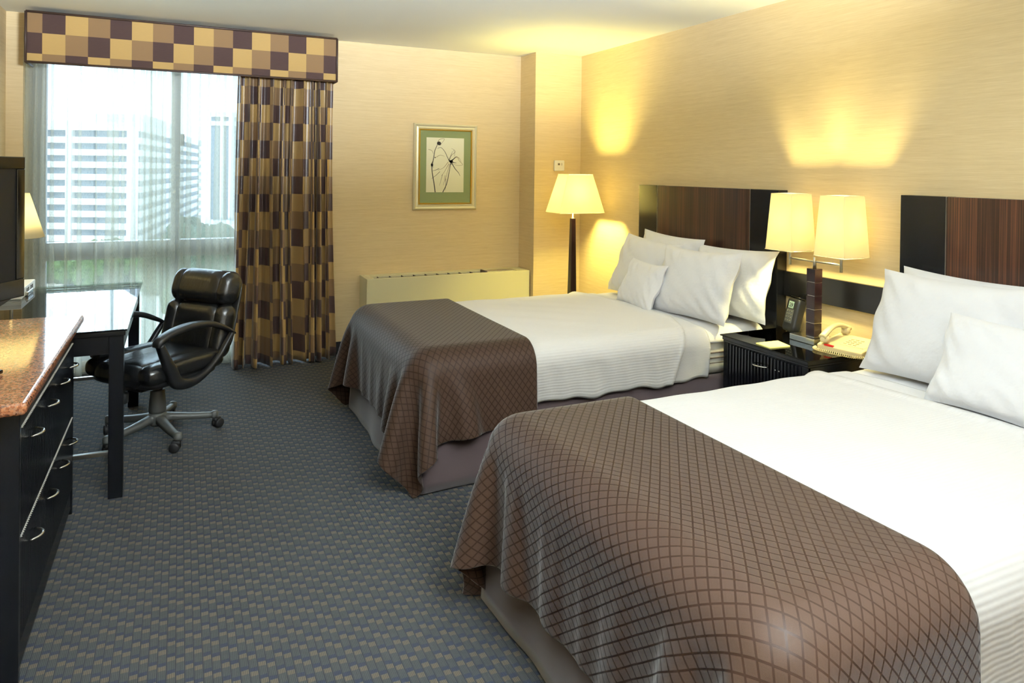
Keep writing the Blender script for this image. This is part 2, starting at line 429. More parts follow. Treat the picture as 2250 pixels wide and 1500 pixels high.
pp.tube([(vx0, vy-.006, vz0), (vx0, vy-.006, vz1)], .008, 8).tube([(vx1, vy-.006, vz0), (vx1, vy-.006, vz1)], .008, 8)
pp.tube([(vx0, vy-.006, vz0), (vx0, YW-.01, vz0)], .008, 8).tube([(vx1, vy-.006, vz0), (vx1, YW-.01, vz0)], .008, 8)
obj('piping', pp, M['piping'], val, smooth=True)

# ------------------------------------------------------------------ curtains
def curtain(x0, x1, yc, z0, z1, folds, amp, full, seed, nu, nv, flare=0., irregular=.5, shift=0., xo=.34):
    rg = np.random.default_rng(seed)
    u = np.linspace(0, 1, nu+1)
    # irregular phase
    ph = np.cumsum(np.interp(u, np.linspace(0, 1, folds+1), 1+irregular*(rg.random(folds+1)-.5))); ph = ph/ph[-1]*folds*2*PI
    A = np.interp(u, np.linspace(0, 1, folds*2+1), .55+.9*rg.random(folds*2+1))
    B = np.interp(u, np.linspace(0, 1, folds*2+1), rg.random(folds*2+1)*2-1)
    drift = np.interp(u, np.linspace(0, 1, folds+1), rg.random(folds+1)*2-1)
    rows = []
    for j in range(nv+1):
        v = j/nv
        a = amp*(.55+.6*v)
        wv = np.sin(ph+.5*np.sin(2*v+drift*3))
        y = yc-a*A*np.sign(wv)*np.abs(wv)**.8-.25*a*np.sin(2.3*ph+B*3+v*1.5)
        x = x0+(x1-x0)*u+(x1-x0)/folds*(xo*np.cos(ph+.9*drift)*A*(.5+.5*v))+.012*drift*math.sin(PI*v*1.3)
        x = x+flare*(u-.5)*v**1.5
        z = np.full_like(x, z1-(z1-z0)*v)
        rows.append(np.stack([x, y, z], 1))
    R = np.array(rows)
    mid = R[nv//2]; s = np.concatenate([[0], np.cumsum(np.linalg.norm(np.diff(mid[:, :2], axis=0), axis=1))])
    mb = MB(); vs = R.reshape(-1, 3)
    uv = [((s[i]+shift)/SQ, (z1-R[j, i, 2])/SQH) for j in range(nv+1) for i in range(nu+1)]
    fs = [(j*(nu+1)+i, (j+1)*(nu+1)+i, (j+1)*(nu+1)+i+1, j*(nu+1)+i+1) for j in range(nv) for i in range(nu)]
    return mb.add(vs, fs, uv)
dr = obj('window_drape', curtain(.385, 1.105, 5.74, .012, 2.30, 10, .062, 2, 11, 320, 40, .06, 1.0, 0, .42), M['plaid'], None, smooth=True, origin=(.75, 5.735, .012), solid=.002)
tag(dr, 'heavy floor-length drape in shiny brown, tan and gold checks gathered right of the window', 'curtain')
sh = obj('sheer_curtain', curtain(-.975, .52, 5.945, .006, 2.42, 26, .036, 2, 5, 620, 26, 0, 1.4, 0, .75), M['sheer'], None, smooth=True, origin=(-.2, 5.945, .006))
tag(sh, 'translucent white sheer curtain hanging in fine folds across the window', 'curtain')

# ------------------------------------------------------------------ outdoors
struct('ground', MB().box(-400, 400, 20, 700, -24, -23), M['ground'])
def campoint(px, zc, z):     # place far things by bearing from the room
    a = .4407+math.atan((px-1125)/1547.04); d = zc/math.cos(a-.4407)
    return Vector((d*math.sin(a), d*math.cos(a), z))
def building(label, A, B, Cc, ztop, floors, fh, pent=None, z0=-23):
    A, B, Cc = [Vector((p.x, p.y, 0)) for p in (A, B, Cc)]
    D = A+(Cc-B)
    t = thing('apartment_building', label, 'building', (B.x, B.y, z0))
    obj('facade_glazing', MB().prism([(p.x, p.y) for p in (A, B, Cc, D)], z0, ztop), M['bglass'], t)
    out = 1.0
    def band(P, Q, za, zb, o=out):
        d = (Q-P).normalized(); n = Vector((d.y, -d.x, 0))
        cen = (A+Cc)/2
        if (P-cen).dot(n) < 0: n = -n
        q = [P-d*.0, Q, Q+n*o, P+n*o]
        return MB().prism([(p.x, p.y) for p in q], za, zb)
    for k in range(floors):
        za = ztop-1.0-fh*(k+1)+.0
        mb = band(A, B, za, za+fh*.5); m2 = band(B, Cc, za, za+fh*.5)
        mb.add(m2.v, m2.f); obj('balcony_band', mb, M['concrete'], t)
    mb = band(A, B, ztop-.9, ztop+1.2, 1.3); m2 = band(B, Cc, ztop-.9, ztop+1.2, 1.3); mb.add(m2.v, m2.f)
    obj('roof_parapet', mb, M['concrete'], t)
    dl = (B-A).normalized(); dr_ = (Cc-B).normalized()
    for P, Q in ((B-dl*1.6, B+dl*.4), (A+dl*((B-A).length*.47), A+dl*((B-A).length*.47+1.4)), ):
        obj('corner_pier', band(P, Q, z0, ztop, 1.5), M['concrete'], t)
    if pent:
        P0, P1, hh = pent
        a = A.lerp(B, P0)+(Cc-B)*.12; b = A.lerp(B, P1)+(Cc-B)*.12
        n = (Cc-B)*.45
        obj('penthouse', MB().prism([(p.x, p.y) for p in (a, b, b+n, a+n)], ztop, ztop+hh), M['concrete'], t)
    return t
building('tall white and blue-grey striped apartment block filling the left of the window view', campoint(20, 172, 0), campoint(300, 172, 0), campoint(437, 292, 0), 11.0, 11, 3.0, (.52, .98, 4.2))
building('distant pale tower with a flat grey top, rightmost building in the window view', campoint(463, 330, 0), campoint(512, 330, 0), campoint(545, 380, 0), 26.0, 1, 4.0)
def tree(label, p, h, w, mat, seed, group=None):
    rg = np.random.default_rng(seed)
    t = thing('tree', label, 'tree', (p.x, p.y, -23), 0, group)
    mb = MB()
    for k in range(26):
        a, e, rr = rg.random()*2*PI, rg.random(), rg.random()**.5
        c = Vector((w*.42*rr*math.cos(a)*(1.1-e*.6), w*.42*rr*math.sin(a)*(1.1-e*.6), h*(.3+.62*e)))
        R = w*(.12+.12*rg.random())
        nn = 10
        vs = []; 
        for i in range(nn+1):
            for j in range(nn*2):
                th = PI*i/nn; ph = PI*j/nn; q = R*(1+.22*math.sin(5*ph+k)*math.sin(4*th+k*2)+.12*rg.random())
                vs.append(c+Vector((q*math.sin(th)*math.cos(ph), q*math.sin(th)*math.sin(ph), q*.85*math.cos(th))))
        fs = [(i*2*nn+j, i*2*nn+(j+1) % (2*nn), (i+1)*2*nn+(j+1) % (2*nn), (i+1)*2*nn+j) for i in range(nn) for j in range(2*nn)]
        mb.add(vs, fs)
    obj('foliage', mb, mat, t, local=True)
    obj('trunk', MB().tube([(0, 0, 0), (.2, 0, h*.3), (0, .1, h*.6)], [w*.05, w*.04, w*.02], 8), M['bark'], t, local=True, smooth=True)
    return t
for k, (px, zc, h, w, m, lab) in enumerate([
    (415, 130, 13.5, 13, 'leaf2', 'rounded dark green tree just right of the window mullion'),
    (455, 120, 13.8, 12, 'leaf2', 'green tree between two others right of the mullion'),
    (488, 105, 16.5, 10, 'leaf2', 'tall pointed green tree beside the drape edge'),
    (130, 150, 6.5, 15, 'leaf', 'low green tree at the far left below the window rail'),
    (205, 145, 6.5, 15, 'leaf', 'low green tree, second from left below the window rail'),
    (275, 150, 6.8, 14, 'leaf', 'low bright green tree under the building corner'),
    (350, 140, 7.5, 14, 'leaf', 'low bushy green tree left of the mullion'),
    (430, 110, 6.5, 10, 'leaf', 'low green bush seen over the chair back')]):
    tree(lab, campoint(px, zc, 0), h, w, M[m], 40+k)

# ------------------------------------------------------------------ heating unit
AX0, AX1, AY, AZ = 1.3698, 2.84, 5.627, .646
ac = thing('wall_heating_unit', 'long cream metal heating and cooling cabinet under the framed picture', 'heater', ((AX0+AX1)/2, AY, 0))
mb = MB().box(AX0, AX1, AY, AY+.025, .05, AZ).box(AX0, AX0+.025, AY+.025, YW-.002, .05, AZ).box(AX1-.02, AX1, AY+.025, YW-.002, .05, AZ)
mb.box(AX0+.025, AX1-.02, YW-.05, YW-.002, .05, AZ).box(AX0+.02, AX1-.02, AY+.03, YW-.002, 0, .05)
mb.box(AX0+.025, AX0+.07, AY+.025, YW-.05, AZ-.03, AZ-.001).box(2.735, AX1-.02, AY+.025, YW-.05, AZ-.03, AZ-.001).box(AX0+.07, 2.735, YW-.10, YW-.05, AZ-.03, AZ-.001)
obj('cabinet', mb, M['cream'], ac, bevel=.004)
obj('vent_well', MB().box(AX0+.03, AX1-.025, AY+.026, YW-.051, AZ-.12, AZ-.018), M['dark'], ac)
for k in range(10):
    x = AX0+.07+.104*(k+.5)
    obj('vent_bar', MB().box(x-.0015, x+.0015, AY+.025, YW-.1, AZ-.03, AZ-.006), M['piping'], ac)
lid = obj('control_lid', MB().box(2.44, 2.72, AY+.03, YW-.105, AZ-.02, AZ+.004), M['nickel'], ac, bevel=.002)
obj('lid_edge', MB().box(2.425, 2.44, AY+.028, YW-.1, AZ-.02, AZ+.008), M['piping'], lid)

# ------------------------------------------------------------------ picture
px0, px1, pz0, pz1 = 1.8228, 2.4119, 1.1862, 1.9373
pic = thing('framed_picture', 'small framed ink drawing of a flower in a sage green mat on the far wall', 'picture', ((px0+px1)/2, YW-.02, pz0))
def frame(x0, x1, z0, z1, w, y0, y1, ymid):
    prof = [(0, y1), (0, y0+.012), (w*.25, y0), (w*.55, ymid), (w*.8, ymid-.004), (w, ymid+.006), (w, y1)]
    vs = []; n = len(prof)
    for cx, cz, sx, sz in ((x0, z0, 1, 1), (x1, z0, -1, 1), (x1, z1, -1, -1), (x0, z1, 1, -1)):
        for o, y in prof: vs.append((cx+sx*o, y, cz+sz*o))
    fs = [(a*n+i, a*n+i+1, ((a+1) % 4)*n+i+1, ((a+1) % 4)*n+i) for a in range(4) for i in range(n-1)]
    return MB().add(vs, [f[::-1] for f in fs])
obj('frame', frame(px0, px1, pz0, pz1, .048, YW-.034, YW-.001, YW-.022), M['silver'], pic)
obj('frame_lip', frame(px0+.048, px1-.048, pz0+.048, pz1-.048, .012, YW-.026, YW-.004, YW-.018), M['gilt'], pic)
obj('mat_board', MB().box(px0+.055, px1-.055, YW-.014, YW-.004, pz0+.055, pz1-.055), M['mat'], pic)
ax0, ax1, az0, az1 = px0+.116, px1-.124, pz0+.152, pz1-.120
pap = obj('art_paper', MB().box(ax0, ax1, YW-.0155, YW-.0139, az0, az1), M['art'], pic)
def A2(u, v): return (ax0+(ax1-ax0)*u, YW-.0162, az1-(az1-az0)*v)
def stroke(mb, pts, r0, r1=None):
    P = []; 
    for i in range(len(pts)-1):
        p0 = pts[max(i-1, 0)]; p1 = pts[i]; p2 = pts[i+1]; p3 = pts[min(i+2, len(pts)-1)]
        for k in range(6):
            t = k/6; P.append([.5*((2*p1[a])+(-p0[a]+p2[a])*t+(2*p0[a]-5*p1[a]+4*p2[a]-p3[a])*t*t+(-p0[a]+3*p1[a]-3*p2[a]+p3[a])*t**3) for a in (0, 1)])
    P.append(pts[-1]); m = len(P); r1 = r0 if r1 is None else r1
    vs = []
    for i, p in enumerate(P):
        a = P[max(i-1, 0)]; b = P[min(i+1, m-1)]; dx, dy = b[0]-a[0], (b[1]-a[1])*1.47
        L = math.hypot(dx, dy) or 1; nx, ny = -dy/L, dx/L; r = r0+(r1-r0)*i/(m-1)
        vs += [A2(p[0]+nx*r, p[1]+ny*r/1.47), A2(p[0]-nx*r, p[1]-ny*r/1.47)]
    mb.add(vs, [(2*i, 2*i+1, 2*i+3, 2*i+2) for i in range(m-1)])
def blob(mb, u, v, ru, rv, rot=0, n=16):
    vs = [A2(u+ru*math.cos(2*PI*k/n)*math.cos(rot)-rv*math.sin(2*PI*k/n)*math.sin(rot), v+(ru*math.cos(2*PI*k/n)*math.sin(rot)+rv*math.sin(2*PI*k/n)*math.cos(rot))/1.47) for k in range(n)]
    mb.add(vs, [tuple(range(n))])
wash = MB()
for pts in ([(.27, .15), (.33, .04), (.47, .02), (.40, .10), (.36, .14)], [(.05, .22), (.14, .24), (.18, .30)], [(.60, .42), (.66, .32), (.76, .26), (.74, .22), (.66, .19)],
            [(.66, .44), (.80, .34), (.88, .42), (.97, .49), (.80, .50), (.70, .46)], [(.58, .44), (.45, .55), (.3, .60)], [(.6, .47), (.48, .62), (.4, .7)], [(.62, .48), (.55, .65), (.5, .8)],
            [(.26, .36), (.36, .32), (.48, .34)], [(.18, .42), (.12, .50), (.20, .55)], [(.74, .36), (.86, .36), (.93, .44)]):
    stroke(wash, pts, .008, .003)
obj('ink_wash', wash, M['wash'], pap)
ink = MB()
stroke(ink, [(.24, 1.0), (.21, .85), (.16, .65), (.15, .52), (.19, .38), (.22, .24), (.28, .14)], .013, .007)
stroke(ink, [(.44, 1.0), (.54, .85), (.60, .65), (.64, .48)], .011, .007)
stroke(ink, [(.29, .20), (.38, .18), (.48, .25), (.56, .36), (.62, .43)], .004, .008)
stroke(ink, [(.66, .44), (.76, .56), (.86, .64), (.90, .70)], .012, .003)
stroke(ink, [(.17, .61), (.26, .59), (.34, .565)], .004, .007); stroke(ink, [(.14, .75), (.24, .70), (.36, .62)], .003, .006)
stroke(ink, [(.35, .88), (.39, .78), (.43, .67)], .002, .005); stroke(ink, [(.45, .87), (.48, .8), (.50, .69)], .002, .005); stroke(ink, [(.51, .96), (.52, .85), (.52, .75)], .002, .005)
stroke(ink, [(.62, .44), (.70, .40), (.79, .34)], .02, .006); stroke(ink, [(.60, .42), (.68, .44), (.80, .46)], .018, .004); stroke(ink, [(.59, .40), (.63, .44), (.66, .49)], .012, .01)
stroke(ink, [(.60, .40), (.66, .30), (.69, .24)], .006, .002); stroke(ink, [(.72, .22), (.75, .28), (.74, .34)], .004, .002)
blob(ink, .33, .105, .055, .05, .4); blob(ink, .15, .50, .03, .045); blob(ink, .23, .365, .016, .016); blob(ink, .66, .435, .05, .04, .3)
obj('ink_flower', ink, M['ink'], pap)

# thermostat
th = thing('thermostat', 'small square white thermostat on the corner column above the floor lamp', 'thermostat', (3.092, YC, 1.537))
obj('housing', MB().box(3.04, 3.144, YC-.022, YC+.001, 1.537, 1.634), M['white'], th, bevel=.008)
obj('display', MB().box(3.074, 3.094, YC-.0235, YC-.02, 1.59, 1.608), M['seam'], th)
obj('button', MB().box(3.11, 3.116, YC-.0235, YC-.02, 1.588, 1.61), M['alum'], th)

# ------------------------------------------------------------------ cloth draping (position based, run once)
def drape(nx, ny, sp, place, box, rad, steps=150, iters=24, seed=1, push=None, damp=.985):
    rg = np.random.default_rng(seed)
    I, J = np.meshgrid(np.arange(nx), np.arange(ny), indexing='ij')
    S, Tt = I*sp, J*sp
    X, Y = place(S, Tt)
    P = np.stack([X, Y, np.full_like(X, box[5]+.012)+rg.random(X.shape)*.001], -1).astype(float)
    V = np.zeros_like(P)
    lo = np.array([box[0]+rad, box[2]+rad, -1.]); hi = np.array([box[1]-rad, box[3]-rad, box[5]-rad])
    def cons(P, di, dj, L, k):
        # two-colour pass along a direction
        for c in (0, 1):
            if di and not dj: sl = [(slice(c, nx-di, 2*di) if di == 1 else None)]
            a = np.zeros((nx, ny), bool)
            ii = (I//max(di, 1)) if di else (J//max(abs(dj), 1))
            m = (ii % 2 == c)
            m &= (I+di < nx) & (J+dj < ny) & (J+dj >= 0)
            yield m
    pairs = []
    for di, dj, k in ((1, 0, 1.), (0, 1, 1.), (1, 1, .6), (1, -1, .6), (2, 0, .10), (0, 2, .10), (4, 0, .03), (0, 4, .03)):
        L = sp*math.hypot(di, dj)
        for m in cons(P, di, dj, L, k):
            a = np.flatnonzero(m.ravel()); b = a+di*ny+dj
            if len(a): pairs.append((a, b, L, k))
    Q = P.reshape(-1, 3); dt = 1/60; th = .006
    def collide(Q, old):
        c = np.clip(Q, lo, hi); d = Q-c; L = np.linalg.norm(d, axis=1)
        ins = L < 1e-9; hit = (L < rad+th) & ~ins
        if hit.any():
            Q[hit] = c[hit]+d[hit]/L[hit][:, None]*(rad+th)
        if ins.any(): Q[ins, 2] = box[5]+th
        hit = hit | ins
        # friction
        top = hit & (Q[:, 2] > box[5]-.03)
        Q[top, :2] = old[top, :2]+(Q[top, :2]-old[top, :2])*.15
        sd = hit & ~top
        Q[sd] = old[sd]+(Q[sd]-old[sd])*.75
        fl = Q[:, 2] < .008; Q[fl, 2] = .008
    Vv = np.zeros_like(Q)
    for st in range(steps):
        Vv[:, 2] -= 9.8*dt
        Vv *= damp if st < steps*.8 else .93
        old = Q.copy(); Q = Q+Vv*dt
        if push is not None and st < steps*.5: Q += push(Q)*dt*dt
        for it in range(iters):
            for a, b, L, k in pairs:
                d = Q[b]-Q[a]; l = np.sqrt((d*d).sum(1))+1e-9
                cor = d*((l-L)/l*.5*k)[:, None]
                Q[a] += cor; Q[b] -= cor
            if it % 3 == 2: collide(Q, old)
        collide(Q, old)
        Vv = (Q-old)/dt
    return Q, S.ravel(), Tt.ravel(), nx, ny

def cloth_mesh(res, inv=False):
    Q, S, Tt, nx, ny = res
    fs = [(i*ny+j, (i+1)*ny+j, (i+1)*ny+j+1, i*ny+j+1) for i in range(nx-1) for j in range(ny-1)]
    return MB().add(Q, fs, list(zip(S, Tt)))

# ------------------------------------------------------------------ beds
def smooth_noise(seed, n=5):
    rg = np.random.default_rng(seed); a = rg.random((n, 5))
    def f(x, y): return sum(math.sin((2+9*q[0])*x+(2+9*q[1])*y+q[2]*6.28)*(.4+q[3]) for q in a)/n
    return f

def bed(y0, y1, label, seed, sheetfold, foldk):
    yc = (y0+y1)/2
    t = thing('bed', label, 'bed', (2.1, yc, 0))
    XF, XH = .99, 3.225
    top = .645
    # box spring and mattress
    obj('box_spring', MB().box(XF+.03, XH, y0+.03, y1-.03, .12, .355), M['skirt'], t, bevel=.02)
    obj('bed_frame', MB().box(XF+.06, XH, y0+.05, y1-.05, .03, .12), M['plastic'], t)
    mt = MB().soft(XH-XF-.02, y1-y0-.03, .265, (.09, .09, .07), 24, T((XF+XH)/2+.005, yc, .488))
    obj('mattress', mt, M['ticking'], t, smooth=True)
    obj('mattress_seam', MB().tube([(2.4, y0+.012, .50), (XH-.05, y0+.012, .50)], .004, 6).tube([(2.4, y0+.012, .47), (XH-.05, y0+.012, .47)], .004, 6).tube([(2.4, y0+.016, .44), (XH-.05, y0+.016, .44)], .003, 6), M['seam'], t)
    # bed skirt: three panels with corner splits and gentle waves
    nz = smooth_noise(seed+3)
    def panel(P, Q, n, bow=.019):
        P, Q = Vector(P), Vector(Q); d = Q-P; nrm = Vector((d.y, -d.x, 0)).normalized()
        def f(u, v):
            w = bow*(v**1.2)*(.4*math.sin(9*u*d.length+seed)+.7*nz(u*3, .3)+.9)
            return P+d*u+nrm*w+Vector((0, 0, .372-(.362)*v))
        return MB().grid(f, n, 8, lambda u, v: (u*d.length, v*.33))
    obj('bed_skirt', panel((XF+.02, y1-.02, 0), (XF+.02, y0+.035, 0), 60), M['skirt'], t, smooth=True, solid=.004)
    obj('bed_skirt', panel((XF+.045, y0+.02, 0), (XH-.02, y0+.02, 0), 80), M['skirt'], t, smooth=True, solid=.004)
    obj('bed_skirt', panel((XH-.02, y1-.02, 0), (XF+.02, y1-.02, 0), 80), M['skirt'], t, smooth=True, solid=.004)
    # corner pleat behind the split
    obj('skirt_pleat', MB().grid(lambda u, v: (XF+.034+.09*max(0, 2*u-1)-.012*v*(1-abs(2*u-1)), y0+.10*max(0, 1-2*u)+.034-.012*v*(1-abs(2*u-1)), .34-.33*v), 10, 6), M['skirt'], t, smooth=True, solid=.003)
    # coverlet
    hem = .362; rad = .11; wn = smooth_noise(seed+11)
    W = y1-y0; side = top-rad-hem
    def cov(x, s, puff=0.):
        # s = signed arc distance from the centre line
        hw = W/2+.012; flat = hw-rad; arc = rad*PI/2
        a = abs(s); sg = -1 if s < 0 else 1
        if a < flat: y, z, ny_, nz_ = a, top+.012*math.cos(a/flat*PI/2), 0, 1
        elif a < flat+arc:
            th = (a-flat)/rad; y, z, ny_, nz_ = flat+rad*math.sin(th), top-rad+rad*math.cos(th), math.sin(th), math.cos(th)
        else: y, z, ny_, nz_ = hw, top-rad-(a-flat-arc), 1, 0
        o = puff+.004*wn(x*2.2, s*2.5)+(.006*wn(x*6, s*1.2) if a > flat+arc else 0)
        return Vector((x, yc+sg*(y+ny_*o), z+nz_*o))
    full = W/2+.012-rad+rad*PI/2+side
    def coverlet(xa, xb_fn, puff, mat, name, hemadj=0, nu=70, nv=110, edge=.012):
        def f(u, v):
            s = (v*2-1)*(full+hemadj); xb = xb_fn((v*2-1)); x = xa+(xb-xa)*u
            hz = .008*math.sin(x*14+seed)+.006*math.sin(x*31)
            p = cov(x, s, puff+edge*math.exp(-((xb-x)/.02)**2))
            if abs(s) > full-.12: p.z += hz*(abs(s)-(full-.12))/.12
            return p
        return obj(name, MB().grid(f, nu, nv, lambda u, v: (xa+(xb_fn(v*2-1)-xa)*u, (v*2-1)*full)), mat, t, smooth=True, solid=-.006)
    coverlet(1.26, lambda w: sheetfold-foldk*max(0, abs(w)-.45)-.012*math.sin(w*5), .004, M['duvet'], 'coverlet')
    coverlet(sheetfold-.30, lambda w: 2.80-.06*abs(w), -.004, M['sheet'], 'folded_sheet', -.002, 40, 110, 0)
    coverlet(2.6, lambda w: 3.18, -.012, M['sheet'], 'fitted_sheet', -.20, 30, 90, 0)
    return t

B1 = (3.155, 4.525); B2 = (.955, 2.325)
bed1 = bed(*B1, 'farther of the two beds, beside the floor lamp, white linen and brown throw', 21, 2.685, .36)
bed2 = bed(*B2, 'nearer of the two beds, cropped by the right edge, white linen and brown throw', 33, 2.62, .15)

def make_throw(y0, y1, hang, edge, seed, label, push=None, skew=0.0):
    sp = .0235
    lx = edge-.97+.0+hang+.02; ly = (y1-y0)+2*hang+.02
    nx, ny = int(lx/sp)+1, int(ly/sp)+1
    def place(S, Tt):
        X = edge-S; Y = (y0+y1)/2-(Tt-(ny-1)*sp/2)
        return X+skew*(Y-(y0+y1)/2), Y
    res = drape(nx, ny, sp, place, (.985, 3.3, y0-.012, y1+.012, 0, .668), .12, seed=seed, push=push)
    o = obj('bed_throw', cloth_mesh(res), M['throw'], None, smooth=True, origin=(1.35, (y0+y1)/2, .66), subsurf=1, solid=.004)
    return tag(o, label, 'throw', 'brown bed throws')
make_throw(*B1, .36, 1.63, 2, 'dark brown diamond-woven throw across the foot of the farther bed', skew=0)
make_throw(*B2, .38, 1.575, 5, 'dark brown diamond-woven throw across the foot of the nearer bed', skew=0)

# ------------------------------------------------------------------ pillows
def pillow(label, w, h, t, bottom, tilt, yaw, roll=0, seed=0, group=None, sag=.0, pull=.07):
    # stands on its long edge leaning back; bottom = centre of lower edge
    rg = np.random.default_rng(seed); q = rg.random((6, 4)); n, m = 34, 26
    def face(sg):
        def f(a, b):
            u, v = a*2-1, b*2-1
            uu = math.copysign(abs(u)**.9, u); vv = math.copysign(abs(v)**.9, v)
            x = w/2*uu*(1-pull*(1-vv*vv)); y = h/2*vv*(1-pull*(1-uu*uu)*1.1)
            e = max(0, (1-u**4)*(1-v**4))
            e2 = max(0, (1-u*u)*(1-v*v))
            z = t/2*(.55*e**.6+.45*e2**.7)
            wr = sum((.3+k[3])*math.sin((3+7*k[0])*u*1.6+(3+7*k[1])*v*1.4+k[2]*6.28) for k in q)/6
            edge = max(abs(u), abs(v))**3
            z *= 1+.07*wr
            z += t*.035*edge*(1-edge)*4*math.sin(19*u+11*v+seed)
            y -= sag*(1-v)*.5*abs(z)
            z0 = .012*math.sin(2.2*u+seed)*abs(v)+.008*math.sin(6*v+seed*2)*abs(u)**3
            return (x, y, sg*z+z0)
        return f
    mb = MB().grid(face(1), n, m); o = MB().grid(face(-1), n, m)
    mb.add(o.v, [f[::-1] for f in o.f], o.uv)
    # local x -> world Y, local y -> up, local z -> towards the foot (-X)
    R = Matrix(((0, 0, -1, 0), (-1, 0, 0, 0), (0, 1, 0, 0), (0, 0, 0, 1)))
    mat = Matrix.Rotation(yaw, 4, 'Z') @ Matrix.Rotation(tilt, 4, 'Y') @ R @ Matrix.Rotation(roll, 4, 'Z') @ Matrix.Translation((0, h/2, 0))
    mb.xf(mat)
    ob = obj('pillow', mb, M['pillow'], None, smooth=True, origin=None)
    ob.location = bottom
    return tag(ob, label, 'pillow', group)
g1, g2 = 'pillows on the farther bed', 'pillows on the nearer bed'
D = math.radians
pillow('large white pillow farthest back on the farther bed, against the headboard on the lamp side', .68, .46, .16, (3.06, 4.04, .655), D(14), D(1), D(-2), 1, g1)
pillow('large white pillow against the headboard nearest the nightstand on the farther bed', .66, .44, .17, (3.05, 3.39, .65), D(17), D(2), D(2), 2, g1)
pillow('large white pillow in the second row of the farther bed, nearest the floor lamp', .66, .45, .17, (2.90, 4.13, .645), D(21), D(-2), D(-2), 3, g1)
pillow('large white pillow in the second row of the farther bed, nearest the nightstand', .66, .45, .19, (2.82, 3.46, .64), D(21), D(3), D(2), 4, g1)
pillow('small square white cushion in front of the pillows on the farther bed', .42, .33, .12, (2.69, 3.84, .645), D(26), D(-2), D(-1), 5, g1)
pillow('white pillow against the headboard of the nearer bed, only its top edge showing', .70, .45, .17, (3.07, 1.93, .655), D(12), D(0), D(-1), 6, g2)
pillow('large white pillow standing in the second row of the nearer bed, beside the telephone', .74, .48, .20, (2.85, 1.885, .645), D(20), D(0), D(0), 7, g2)
pillow('white pillow at the right edge of the photo, second row of the nearer bed', .66, .45, .19, (2.86, 1.20, .645), D(20), D(0), D(0), 8, g2)
pillow('white pillow behind the one at the right edge of the photo', .66, .43, .17, (3.08, 1.25, .655), D(12), D(0), D(0), 10, g2)
pillow('small white cushion in front of the pillows on the nearer bed', .50, .37, .14, (2.67, 1.565, .65), D(25), D(0), D(0), 9, g2)

# ------------------------------------------------------------------ headboards and rail
def headboard(ya, label):
    xf, pw, mw, hb = 3.2434, .2318, .9514, 1.4386
    y0 = ya-2*pw-mw
    t = thing('headboard', label, 'headboard', (3.28, (ya+y0)/2, 0))
    for a, b in ((y0, y0+pw), (ya-pw, ya)):
        obj('side_post', MB().box(xf, XR-.001, a+.001, b-.0015, .02, hb), M['blackwood'], t, bevel=.002)
    obj('veneer_panel', MB().box(xf+.002, XR-.002, y0+pw+.0005, ya-pw-.0005, .3, hb-.001), M['zebra'], t)
    for a in (y0+pw, ya-pw): obj('inlay_strip', MB().box(xf-.0005, xf+.01, a-.0012, a+.0012, .3, hb), M['nickel'], t)
    return t
headboard(4.5474, 'tall dark headboard of the farther bed with a striped veneer panel')
headboard(2.3434, 'tall dark headboard of the nearer bed, cropped by the right edge')
struct('trim_1', MB().box(3.296, XR-.001, 2.345, 3.13, .805, .953), M['blackwood_y'], bevel=.002)

# ------------------------------------------------------------------ nightstand
nx0, nx1, ny0, ny1 = 2.806, 3.29, 2.506, 3.118
ns = thing('nightstand', 'black fluted nightstand with a green-edged glass top between the two beds', 'nightstand', (3.05, 2.81, 0))
mb = MB().box(nx0+.012, nx1, ny0+.008, ny0+.03, .02, .575).box(nx0+.012, nx1, ny1-.03, ny1-.008, .02, .575)
mb.box(nx0+.012, nx1, ny0+.03, ny1-.03, .30, .32).box(nx1-.02, nx1, ny0+.03, ny1-.03, .02, .575)
obj('cabinet_body', mb, M['blackwood'], ns, bevel=.002)
obj('top_board', MB().box(nx0+.004, nx1, ny0+.002, ny1-.002, .588, .609).box(nx0+.009, nx1, ny0+.005, ny1-.005, .575, .588), M['blackwood_y'], ns, bevel=.003)
obj('glass_cover', MB().box(nx0-.006, nx1, ny0-.008, ny1+.006, .6095, .6165), M['glass'], ns, bevel=.001)
obj('front_frame', MB().box(nx0+.010, nx0+.03, ny0+.008, ny0+.045, .32, .575).box(nx0+.010, nx0+.03, ny1-.045, ny1-.008, .32, .575).box(nx0+.010, nx0+.03, ny0+.045, ny1-.045, .30, .335), M['blackwood'], ns, bevel=.002)
fr = MB().box(nx0+.016, nx0+.04, ny0+.045, ny1-.045, .335, .573)
nfl = 22; yy0, yy1 = ny0+.05, ny1-.05
for k in range(nfl):
    a = yy0+(yy1-yy0)*k/nfl; b = a+(yy1-yy0)/nfl*.52
    fr.box(nx0+.006, nx0+.017, a, b, .338, .57)
dw = obj('drawer_front', fr, M['blackwood'], ns, bevel=.001)
def bow_handle(mb, c, L, out, r, axis='y', side=-1, n=14):
    P = []
    for i in range(n+1):
        s = i/n*2-1
        P.append((c[0]+side*(out*(1-abs(s)**2.6)+.001), c[1]+s*L/2, c[2]))
    return mb.tube(P, [r*(.75+.35*(1-abs(i/n*2-1))) for i in range(n+1)], 10, flat=.8)
obj('drawer_handle', bow_handle(MB(), (nx0+.006, 2.82, .515), .105, .032, .0055), M['chrome'], dw, smooth=True)
obj('drawer_lock', MB().tube([(nx0+.004, 2.715, .515), (nx0-.001, 2.715, .515)], .004, 10).tube([(nx0+.004, 2.69, .515), (nx0-.001, 2.69, .515)], .004, 10), M['chrome'], dw, smooth=True)
for a in (ny0+.012, ny1-.05): obj('foot', MB().box(nx0+.02, nx0+.06, a, a+.038, 0, .02), M['blackwood'], ns)

